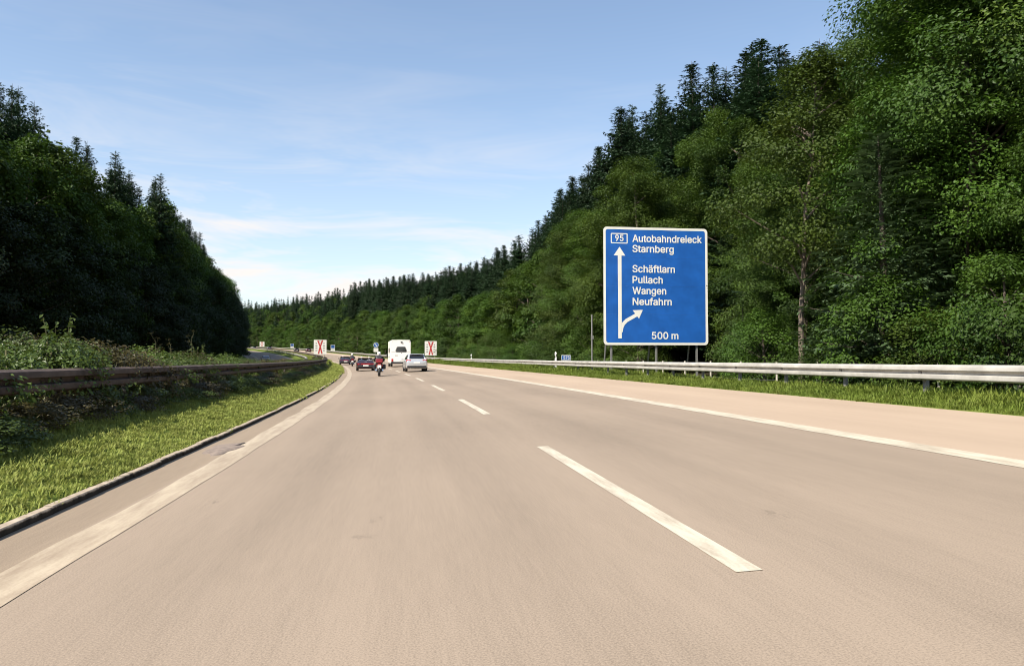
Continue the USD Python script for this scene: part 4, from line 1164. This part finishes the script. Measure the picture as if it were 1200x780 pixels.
def sitter(frame, label, shirt, hair=None, cap=None, hands_up=True, group=None):
    """Someone sitting in a car seat."""
    t = thing('person', label, 'person', group, mat=frame)
    J = dict(pelvis=V3(0, -0.02, 0.46), chest=V3(0, -0.12, 0.78), neck=V3(0, -0.11, 0.97), head=V3(0, -0.09, 1.12), sh=V3(0.185, -0.12, 0.90), elbow=V3(0.27, 0.08, 0.68), wrist=V3(0.17, 0.33, 0.76) if hands_up else V3(0.16, 0.26, 0.55),
             hipj=V3(0.10, 0.02, 0.44), knee=V3(0.14, 0.44, 0.55), ankle=V3(0.13, 0.72, 0.26), toe=V3(0.13, 0.88, 0.27))
    put('body', body_mesh(J), 'denim', t, smooth=True)
    jb = [hull(np.vstack([_ICO[1] * 0.125 + V3(x, -0.03, 0.52) for x in (-0.075, 0.075)] + [_ICO[1] * 0.128 + V3(x, -0.12, 0.77) for x in (-0.10, 0.10)])),
          hull(np.vstack([_ICO[1] * 0.128 + V3(x, -0.12, 0.77) for x in (-0.10, 0.10)] + [_ICO[1] * 0.078 + V3(x, -0.12, 0.90) for x in (-0.175, 0.175)] + [_ICO[1] * 0.07 + V3(0, -0.11, 0.94)]))]
    for q in (-1, 1):
        jb.append(bone(V3(q * 0.185, -0.12, 0.90), 0.074, V3(q * 0.27, 0.08, 0.68), 0.058))
    put('shirt', smooth_man(jb, 0.035, 4), shirt, t, smooth=True)
    head_parts(t, J['head'], hair=hair, cap=cap)
    return t


# ------------------------------------------------------------------ vehicles (y forward, standing on z = 0)
def loft(secs):
    """secs: (y, half profile [(x, z), ...] from bottom centre to top centre); mirrored, capped."""
    rings = []
    for y, hp in secs:
        r = [(x, z) for x, z in hp] + [(-x, z) for x, z in hp[-2:0:-1]]
        rings.append([(x, y, z) for x, z in r])
    v = np.array(rings)
    n, k, _ = v.shape
    i, j = np.meshgrid(np.arange(n - 1), np.arange(k), indexing='ij')
    q = np.stack([i * k + j, (i + 1) * k + j, (i + 1) * k + (j + 1) % k, i * k + (j + 1) % k], -1).reshape(-1, 4)
    f = [q[:, [0, 1, 2]], q[:, [0, 2, 3]]]
    v = v.reshape(-1, 3)
    for s_, fl in ((0, 1), (n - 1, 0)):
        c = v[s_ * k:(s_ + 1) * k].mean(0)
        v = np.vstack([v, c]); ci = len(v) - 1
        f.append(np.array([[ci, s_ * k + (a if fl else (a + 1) % k), s_ * k + ((a + 1) % k if fl else a)] for a in range(k)]))
    f = np.vstack(f)
    m = trimesh.Trimesh(v, f, process=False)
    if m.volume < 0:
        m.invert()
    return m


def panel(corners, off=0.006, thick=0.006):
    """A thin slab over a quad or polygon in space, standing off along its normal."""
    c = np.asarray(corners, float)
    n = np.cross(c[1] - c[0], c[2] - c[0]); n /= np.linalg.norm(n)
    return tm(hull(np.vstack([c + n * off, c + n * (off - thick - 0.004)])))


def wheel(t, x, y, r, w, rim='rim', q=1):
    o = thing('wheel', parent=t)
    k = 26
    a = np.linspace(0, 2 * np.pi, k, endpoint=False)
    prof = [(r * 0.62, -w / 2), (r * 0.93, -w / 2), (r, -w * 0.36), (r, w * 0.36), (r * 0.93, w / 2), (r * 0.62, w / 2)]
    v = np.array([[(x + p[1], y + p[0] * math.cos(b), r + p[0] * math.sin(b)) for p in prof] for b in a])
    m = len(prof)
    i, j = np.meshgrid(np.arange(k), np.arange(m), indexing='ij')
    qd = np.stack([i * m + j, ((i + 1) % k) * m + j, ((i + 1) % k) * m + (j + 1) % m, i * m + (j + 1) % m], -1).reshape(-1, 4)
    put('tyre', (v.reshape(-1, 3), qd), 'rubber', o, smooth=40)
    ms = [cyl((x - w * 0.30, y, r), (x + w * 0.30, y, r), r * 0.16, 10), cyl((x - w * 0.1, y, r), (x + w * 0.02 * q, y, r), r * 0.60, 20)]
    for b in np.linspace(0, 2 * np.pi, 6)[:-1]:
        ms.append(tube([(x + q * w * 0.36, y, r), (x + q * w * 0.40, y + r * 0.62 * math.cos(b), r + r * 0.62 * math.sin(b))], [r * 0.10, r * 0.07], 5))
    put('rim', cat_(ms), rim, o, smooth=40)
    return o


def car_wheels(t, track, yr, yf, r=0.31, w=0.20):
    for y in (yr, yf):
        for q in (-1, 1):
            wheel(t, q * track, y, r, w, 'rim', q)


def arches(t, track, yr, yf, r):
    for y in (yr, yf):
        for q in (-1, 1):
            a = np.linspace(-0.15, math.pi + 0.15, 15)
            put('wheel_arch', tube([(q * (track + 0.085), y + r * 1.13 * math.cos(b), r + r * 1.13 * math.sin(b)) for b in a], 0.028, 5), 'black', t)


def low_body(stn):
    S = []
    for y, zb, w, zm, zbelt, ztop in stn:
        S.append((y, [(0, zb), (w * 0.86, zb), (w * 0.97, zb + 0.07), (w, zm), (w * 0.985, (zm + zbelt) / 2), (w * 0.93, zbelt), (w * 0.82, ztop), (w * 0.4, ztop + 0.012), (0, ztop + 0.016)]))
    return loft(S)


def hatchback(frame, label, paint, group=None, facing_us=True):
    t = thing('car', label, 'car', group, mat=frame)
    stn = [(-2.13, 0.42, 0.74, 0.60, 0.80, 0.84), (-2.08, 0.30, 0.83, 0.60, 0.90, 0.93), (-1.85, 0.25, 0.88, 0.58, 0.95, 0.985), (-1.2, 0.22, 0.90, 0.56, 0.96, 0.99), (0.0, 0.20, 0.90, 0.55, 0.95, 0.98), (0.9, 0.21, 0.895, 0.55, 0.92, 0.965),
           (1.5, 0.22, 0.88, 0.54, 0.84, 0.90), (1.95, 0.26, 0.82, 0.52, 0.70, 0.76), (2.12, 0.34, 0.70, 0.50, 0.60, 0.64)]
    body = put('body', low_body(stn), paint, t, smooth=35)
    gh = []
    for y, wb, wt, zr in ((-1.98, 0.72, 0.66, 1.0), (-1.86, 0.76, 0.63, 1.16), (-1.66, 0.79, 0.60, 1.37), (-1.35, 0.80, 0.60, 1.425), (-0.5, 0.81, 0.61, 1.45), (0.25, 0.81, 0.60, 1.41), (0.62, 0.80, 0.60, 1.28), (1.10, 0.78, 0.66, 0.98)):
        gh.append((y, [(0, 0.9), (wb, 0.9), (wb, 0.95), ((wb + wt) / 2 + 0.03, (0.95 + zr) / 2), (wt + 0.03, zr - 0.05), (wt - 0.04, zr), (0, zr + 0.02)]))
    put('cabin', loft(gh), paint, t, smooth=35)
    put('rear_window', panel([(-0.60, -1.945, 1.05), (0.60, -1.945, 1.05), (0.545, -1.715, 1.345), (-0.545, -1.715, 1.345)], 0.016), 'dark_glass', t)
    put('roof_spoiler', rbox((0, -1.74, 1.405), (1.10, 0.24, 0.035), 0.015), paint, t, smooth=40)
    put('windscreen', panel([(0.62, 1.06, 1.01), (-0.62, 1.06, 1.01), (-0.54, 0.58, 1.30), (0.54, 0.58, 1.30)], 0.03), 'dark_glass', t)
    for q in (-1, 1):
        for y0, y1, z1 in ((-1.55, -0.62, 1.33), (-0.52, 0.42, 1.31)):
            c = [(q * 0.803, y0, 1.0), (q * 0.803, y1 + 0.18 * (y1 > 0), 1.0), (q * 0.668, y1 - 0.05, z1), (q * 0.668, y0 + 0.10, z1)]
            put('side_window', panel(c if q > 0 else c[::-1], 0.014), 'dark_glass', t)
        put('tail_lamp', tm(hull(np.vstack([_ICO[1] * 0.03 + V3(q * x, y, z) for x, y, z in ((0.80, -1.99, 0.97), (0.82, -1.98, 0.84), (0.50, -2.08, 0.94), (0.50, -2.085, 0.86))]))), 'lamp_red', t, smooth=40)
        put('headlight', tm(hull(np.vstack([_ICO[1] * 0.03 + V3(q * x, y, z) for x, y, z in ((0.74, 1.96, 0.72), (0.75, 1.95, 0.63), (0.44, 2.07, 0.68), (0.44, 2.08, 0.61))]))), 'lamp_white', t, smooth=40)
        mr = put('wing_mirror', rbox((q * 0.985, 0.72, 1.02), (0.19, 0.10, 0.13), 0.04), paint, t, smooth=50)
        put('mirror_arm', rbox((q * 0.89, 0.72, 0.99), (0.10, 0.06, 0.04), 0.015), 'black', mr)
        put('door_handle', rbox((q * 0.905, -0.35, 0.84), (0.03, 0.16, 0.03), 0.01), paint, t)
    put('bumper', rbox((0, -2.10, 0.41), (1.56, 0.12, 0.17), 0.05), 'black', t, smooth=40)
    put('front_grille', rbox((0, 2.11, 0.47), (1.1, 0.06, 0.16), 0.02), 'black', t)
    put('rear_plate', rbox((0, -2.12, 0.74), (0.52, 0.035, 0.11), 0.01), 'plate', t)
    put('front_plate', rbox((0, 2.145, 0.46), (0.52, 0.02, 0.11), 0.008), 'plate', t)
    put('tailgate_seam', tube([(-0.70, -2.0, 1.01), (-0.66, -2.115, 0.80), (-0.62, -2.13, 0.62), (0.62, -2.13, 0.62), (0.66, -2.115, 0.80), (0.70, -2.0, 1.01)], 0.006, 4), 'black', t)
    put('exhaust', cyl((-0.5, -2.17, 0.27), (-0.5, -1.9, 0.27), 0.03, 8), 'chrome', t)
    car_wheels(t, 0.79, -1.28, 1.32)
    arches(t, 0.79, -1.28, 1.32, 0.31)
    return t


def roadster(frame, label, paint, deck, band, group=None):
    t = thing('convertible', label, 'car', group, mat=frame)
    stn = [(-1.98, 0.36, 0.70, 0.52, 0.66, 0.70), (-1.92, 0.28, 0.79, 0.54, 0.76, 0.80), (-1.6, 0.23, 0.84, 0.54, 0.82, 0.87), (-0.95, 0.21, 0.86, 0.54, 0.84, 0.89)]
    put('rear_body', low_body(stn), paint, t, smooth=35)
    stn = [(0.55, 0.19, 0.855, 0.54, 0.82, 0.88), (1.2, 0.21, 0.84, 0.52, 0.76, 0.84), (1.75, 0.25, 0.78, 0.50, 0.64, 0.70), (1.98, 0.32, 0.66, 0.48, 0.56, 0.59)]
    put('front_body', low_body(stn), paint, t, smooth=35)
    put('floor', box((0, -0.2, 0.24), (1.58, 1.52, 0.06)), 'black', t)
    for q in (-1, 1):
        put('door', rbox((q * 0.815, -0.2, 0.53), (0.09, 1.50, 0.62), 0.04), paint, t, smooth=40)
        put('tail_lamp', rbox((q * 0.60, -1.955, 0.66), (0.30, 0.05, 0.11), 0.025), 'lamp_red', t, smooth=40)
        put('headlight', rbox((q * 0.56, 1.90, 0.60), (0.24, 0.12, 0.10), 0.04), 'lamp_white', t, smooth=40)
        mr = put('wing_mirror', rbox((q * 0.95, 0.42, 0.97), (0.20, 0.09, 0.12), 0.04), 'black', t, smooth=50)
        put('mirror_arm', rbox((q * 0.86, 0.42, 0.93), (0.10, 0.05, 0.04), 0.015), 'black', mr)
        st = put('seat', rbox((q * 0.36, -0.22, 0.42), (0.48, 0.52, 0.22), 0.06), 'leather', t, smooth=40)
        put('backrest', tm(hull(np.vstack([_ICO[1] * 0.06 + V3(q * 0.36 + x, y, z) for x in (-0.18, 0.18) for y, z in ((-0.44, 0.44), (-0.58, 0.84))]))), 'leather', st, smooth=40)
        put('headrest', rbox((q * 0.36, -0.62, 0.94), (0.25, 0.09, 0.15), 0.04), 'leather', st, smooth=40)
        put('windscreen_pillar', tube([(q * 0.74, 0.72, 0.86), (q * 0.66, 0.38, 1.24)], 0.025, 6), 'black', t)
    put('folded_roof', tm(hull(np.vstack([_ICO[1] * [0.09, 0.12, 0.075] + V3(x, y, z) for x, y, z in ((-0.66, -0.98, 0.91), (0.66, -0.98, 0.91), (-0.60, -1.42, 0.93), (0.60, -1.42, 0.93), (0, -1.15, 0.985))]))), deck, t, smooth=40)
    put('tail_deck', panel([(-0.72, -1.94, 0.76), (0.72, -1.94, 0.76), (0.70, -1.55, 0.895), (-0.70, -1.55, 0.895)], 0.02), deck, t)
    put('badge', rbox((0.0, -1.96, 0.83), (0.22, 0.03, 0.05), 0.01), 'chrome', t)
    put('red_band', rbox((0, -1.965, 0.66), (0.90, 0.04, 0.10), 0.02), band, t, smooth=40)
    put('bumper', rbox((0, -1.97, 0.42), (1.50, 0.12, 0.20), 0.05), 'black', t, smooth=40)
    put('rear_plate', rbox((0.0, -2.035, 0.50), (0.52, 0.03, 0.12), 0.01), 'plate', t)
    put('front_plate', rbox((0, 2.0, 0.42), (0.52, 0.03, 0.11), 0.01), 'plate', t)
    put('windscreen', panel([(0.70, 0.70, 0.88), (-0.70, 0.70, 0.88), (-0.64, 0.38, 1.22), (0.64, 0.38, 1.22)], 0.0), 'glass', t)
    put('windscreen_frame', tube([(-0.66, 0.38, 1.24), (0, 0.36, 1.26), (0.66, 0.38, 1.24)], 0.022, 6), 'black', t)
    put('dashboard', rbox((0, 0.52, 0.80), (1.46, 0.34, 0.18), 0.06), 'black', t, smooth=40)
    a = np.linspace(0, 2 * np.pi, 21)
    put('steering_wheel', tube([(-0.36 + 0.17 * math.cos(b), 0.28 - 0.06 * math.sin(b), 0.79 + 0.16 * math.sin(b)) for b in a], 0.014, 5), 'black', t)
    for q in (-1, 1):
        put('roll_hoop', tube([(q * 0.36 - 0.17, -0.80, 0.85), (q * 0.36 - 0.15, -0.80, 1.05), (q * 0.36, -0.80, 1.09), (q * 0.36 + 0.15, -0.80, 1.05), (q * 0.36 + 0.17, -0.80, 0.85)], 0.022, 6), 'black', t)
    car_wheels(t, 0.745, -1.22, 1.24, 0.30, 0.21)
    arches(t, 0.745, -1.22, 1.24, 0.30)
    return t


def motorhome(frame, label):
    t = thing('motorhome', label, 'camper', mat=frame)
    prof = [(0, 0.48), (1.10, 0.48), (1.14, 0.56), (1.15, 1.6), (1.15, 2.80), (1.10, 2.93), (0.98, 2.99), (0, 3.02)]
    put('living_box', loft([(-3.0, [(x * 0.97, 0.55 if z < 0.6 else z * 0.985) for x, z in prof]), (-2.92, prof), (1.2, prof)]), 'camper_white', t, smooth=30)
    alc = [(0, 1.86), (1.02, 1.86), (1.10, 1.98), (1.12, 2.4), (1.12, 2.80), (1.06, 2.93), (0.94, 2.99), (0, 3.02)]
    put('alcove', loft([(1.2, alc), (1.9, [(x * 0.98, 1.86 + (z - 1.86) * 0.93) for x, z in alc]), (2.35, [(x * 0.88, 1.98 + (z - 1.86) * 0.5) for x, z in alc])]), 'camper_white', t, smooth=30)
    cab = [(0, 0.40), (0.93, 0.40), (0.99, 0.5), (1.0, 0.95), (0.97, 1.2), (0.86, 1.80), (0, 1.84)]
    put('cab', loft([(1.2, cab), (1.7, cab), (2.3, [(x * 0.98, min(z, 1.28)) for x, z in cab]), (2.75, [(x * 0.94, min(z, 1.05)) for x, z in cab]), (2.95, [(x * 0.85, 0.40 + (min(z, 0.9) - 0.40) * 0.9) for x, z in cab])]), 'camper_white', t, smooth=30)
    put('windscreen', panel([(0.86, 2.26, 1.30), (-0.86, 2.26, 1.30), (-0.78, 1.76, 1.80), (0.78, 1.76, 1.80)], 0.05), 'dark_glass', t)
    w = unary_union([sg.Polygon([(-0.62, 1.72), (0.62, 1.72), (0.42, 2.22), (-0.42, 2.22)])]).buffer(-0.10).buffer(0.10, 6)
    wf = w.buffer(0.07, 6)
    pl = plate(wf, 0.0, -0.03); pl.apply_translation((0.05, -2.985, 0))
    f = put('window_frame', pl, 'pole', t)
    pl = plate(w, 0.0, -0.045); pl.apply_translation((0.05, -2.985, 0))
    put('rear_window', pl, 'dark_glass', t)
    put('rear_camera', rbox((0.10, -3.02, 2.78), (0.20, 0.12, 0.14), 0.03), 'black', t)
    put('roof_edge', rbox((0, -2.93, 3.02), (2.06, 0.18, 0.07), 0.03), 'camper_white', t, smooth=40)
    for x, wd, z in ((-0.48, 0.34, 1.27), (0.10, 0.14, 1.55)):
        put('lettering_mark', rbox((x, -2.99, z), (wd, 0.03, 0.07), 0.008), 'ink', t)
    put('rub_strip', rbox((0, -2.99, 1.66), (2.1, 0.03, 0.035), 0.01), 'pole', t)
    put('rear_plate', rbox((0.1, -3.0, 0.76), (0.52, 0.04, 0.12), 0.01), 'plate', t)
    put('bumper', rbox((0, -3.0, 0.46), (2.16, 0.20, 0.20), 0.05), 'black', t, smooth=40)
    put('skirt', rbox((0, -0.9, 0.42), (2.18, 3.9, 0.16), 0.03), 'sign_grey', t)
    for q in (-1, 1):
        put('tail_lamp', rbox((q * 0.94, -3.0, 0.74), (0.22, 0.06, 0.34), 0.03), 'lamp_red', t, smooth=40)
        put('marker_lamp', rbox((q * 0.98, -2.985, 2.86), (0.10, 0.05, 0.05), 0.015), 'lamp_red', t)
        for y, wd in ((-2.0, 0.85), (-0.5, 0.7)):
            put('side_window', rbox((q * 1.155, y, 1.85), (0.04, wd, 0.55), 0.02), 'dark_glass', t)
        mr = put('wing_mirror', rbox((q * 1.16, 2.05, 1.35), (0.20, 0.12, 0.36), 0.04), 'black', t, smooth=40)
        put('mirror_arm', tube([(q * 0.95, 2.1, 1.2), (q * 1.1, 2.07, 1.3)], 0.02, 5), 'black', mr)
        put('cab_window', panel([(q * 0.955, y, z) for y, z in (((1.35, 1.22), (2.1, 1.22), (1.72, 1.72), (1.35, 1.72)) if q > 0 else ((1.35, 1.72), (1.72, 1.72), (2.1, 1.22), (1.35, 1.22)))], 0.03), 'dark_glass', t)
        put('headlight', rbox((q * 0.70, 2.86, 0.78), (0.28, 0.12, 0.18), 0.05), 'lamp_white', t)
        put('stripe', rbox((q * 1.153, -0.9, 1.10), (0.02, 3.6, 0.06), 0.008), 'sign_grey', t)
    put('entry_door', rbox((1.155, 0.4, 1.45), (0.03, 0.62, 1.75), 0.012), 'camper_white', t)
    put('roof_hatch', rbox((0, -1.2, 3.06), (0.7, 0.7, 0.09), 0.03), 'camper_white', t)
    for y in (-1.65, 2.1):
        for q in (-1, 1):
            wheel(t, q * 0.93, y, 0.34, 0.22, 'rim', q)
    return t


def motorcycle(frame, label, paint, case=None, group=None):
    case = case or paint
    t = thing('motorcycle', label, 'motorcycle', group, mat=frame)
    wheel(t, 0, -0.70, 0.315, 0.17)
    wheel(t, 0, 0.78, 0.315, 0.12)
    put('engine', rbox((0, 0.08, 0.46), (0.44, 0.46, 0.36), 0.08), 'post_zinc', t, smooth=40)
    put('tank', tm(hull(np.vstack([_ICO[2] * [0.15, 0.13, 0.12] + V3(0, 0.30, 0.92), _ICO[1] * [0.10, 0.10, 0.08] + V3(0, 0.0, 0.86)]))), paint, t, smooth=50)
    put('seat', tm(hull(np.vstack([_ICO[1] * [0.15, 0.1, 0.05] + V3(0, y, z) for y, z in ((-0.05, 0.79), (-0.38, 0.77), (-0.66, 0.84))]))), 'leather', t, smooth=50)
    put('tail', tm(hull(np.vstack([_ICO[1] * [0.12, 0.1, 0.06] + V3(0, y, z) for y, z in ((-0.4, 0.70), (-0.86, 0.80))]))), paint, t, smooth=50)
    put('fairing', tm(hull(np.vstack([_ICO[1] * [0.24, 0.10, 0.16] + V3(0, 0.66, 0.92), _ICO[1] * [0.15, 0.08, 0.10] + V3(0, 0.80, 0.74)]))), paint, t, smooth=50)
    put('frame_tube', cat_([tube([(q * 0.16, 0.55, 0.88), (q * 0.20, 0.1, 0.62), (q * 0.16, -0.35, 0.60)], 0.03, 6) for q in (-1, 1)]), 'black', t)
    for q in (-1, 1):
        put('fork', cyl((q * 0.10, 0.56, 0.92), (q * 0.10, 0.78, 0.315), 0.028, 8), 'chrome', t)
        put('swing_arm', cyl((q * 0.11, -0.15, 0.42), (q * 0.11, -0.70, 0.315), 0.03, 8), 'black', t)
        put('exhaust', tube([(q * 0.20, 0.1, 0.30), (q * 0.22, -0.35, 0.34), (q * 0.23, -0.92, 0.44)], [0.035, 0.05, 0.055], 10), 'chrome', t, smooth=50)
        put('pannier', rbox((q * 0.335, -0.60, 0.66), (0.22, 0.48, 0.34), 0.06), 'black', t, smooth=40)
        mr = put('mirror', rbox((q * 0.36, 0.60, 1.18), (0.16, 0.04, 0.10), 0.03), 'black', t, smooth=40)
        put('stalk', tube([(q * 0.24, 0.52, 1.04), (q * 0.34, 0.59, 1.14)], 0.010, 5), 'black', mr)
        put('foot_peg', cyl((q * 0.14, 0.02, 0.32), (q * 0.30, 0.02, 0.32), 0.018, 6), 'black', t)
        put('indicator', rbox((q * 0.20, -0.94, 0.74), (0.08, 0.05, 0.05), 0.015), 'lamp_red', t)
    put('handlebar', tube([(-0.42, 0.42, 1.03), (-0.22, 0.50, 1.03), (0, 0.54, 0.99), (0.22, 0.50, 1.03), (0.42, 0.42, 1.03)], 0.017, 6), 'black', t)
    put('top_case', tm(hull(np.vstack([_ICO[1] * 0.06 + V3(x, y, z) for x in (-0.19, 0.19) for y, z in ((-0.62, 0.97), (-0.96, 0.97), (-0.66, 1.17), (-0.92, 1.15))]))), case, t, smooth=40)
    put('case_reflector', rbox((0, -1.022, 1.02), (0.36, 0.015, 0.06), 0.006), 'lamp_red', t)
    put('tail_lamp', rbox((0, -0.96, 0.82), (0.22, 0.06, 0.07), 0.02), 'lamp_red', t, smooth=40)
    put('rear_plate', rbox((0, -0.99, 0.66), (0.24, 0.02, 0.22), 0.008), 'plate', t)
    put('mudguard', tube([(0, -0.70 + 0.37 * math.cos(b), 0.315 + 0.37 * math.sin(b)) for b in np.linspace(1.4, 3.3, 8)], 0.06, 6), 'black', t, smooth=50)
    put('screen', panel([(-0.20, 0.72, 1.04), (0.20, 0.72, 1.04), (0.14, 0.56, 1.32), (-0.14, 0.56, 1.32)], 0.0), 'glass', t)
    put('headlight', rbox((0, 0.86, 0.86), (0.24, 0.08, 0.14), 0.04), 'lamp_white', t)
    return t


def off(frame, dx, dy, dz):
    return Gf.Matrix4d(1, 0, 0, 0, 0, 1, 0, 0, 0, 0, 1, 0, dx, dy, dz, 1) * frame


fr = on_road(55.5, -0.16)
motorcycle(fr, 'nearest motorcycle with red top case and white plate in the left lane', 'black', case='red_case')
rider(fr, 'rider in black with white helmet on the nearest motorcycle with the red case', 'leather', 'cap_white')
fr = on_road(77.0, -0.74)
roadster(fr, 'dark red open roadster with navy deck in the left lane beside the nearest motorcycle', 'dark_red', 'soft_top', 'lamp_red')
sitter(off(fr, -0.36, -0.22, 0.10), 'driver with white cap in the left seat of the dark red roadster', 'denim', cap='cap_white')
sitter(off(fr, 0.36, -0.22, 0.10), 'passenger with white cap in the right seat of the dark red roadster', 'jacket_light', cap='cap_white', hands_up=False)
fr = on_road(123.0, -1.76)
roadster(fr, 'dark navy open car farthest ahead in the left lane near the grass', 'navy', 'soft_top', 'lamp_red')
sitter(off(fr, -0.36, -0.22, 0.10), 'driver with white cap in the dark navy open car', 'denim', cap='cap_white')
fr = on_road(108.0, -1.3)
motorcycle(fr, 'farther dark motorcycle behind the navy open car', 'dark_paint')
rider(fr, 'rider in black with a white helmet on the farther dark motorcycle', 'leather', 'cap_white')
motorhome(on_road(92.0, 3.58), 'white motorhome with arched rear window in the right lane')
hatchback(on_road(65.0, 3.05), 'silver hatchback following the white motorhome in the right lane', 'silver')
hatchback(on_road(172.0, -15.4, turn=math.pi), 'dark oncoming car with bright headlights on the opposite road beyond the hedge', 'dark_paint')
hatchback(on_road(330.0, 2.9), 'dark far car at the bend left of the crossed board on the median', 'dark_paint')
hatchback(on_road(312.0, 5.0), 'dark red far car half hidden behind the crossed board on the median', 'dark_red')
hatchback(on_road(400.0, 1.6), 'far dark car at the bend below the tiny white board', 'navy')
hatchback(on_road(425.0, -1.4), 'farthest dark car at the bend close to the left forest', 'dark_paint')
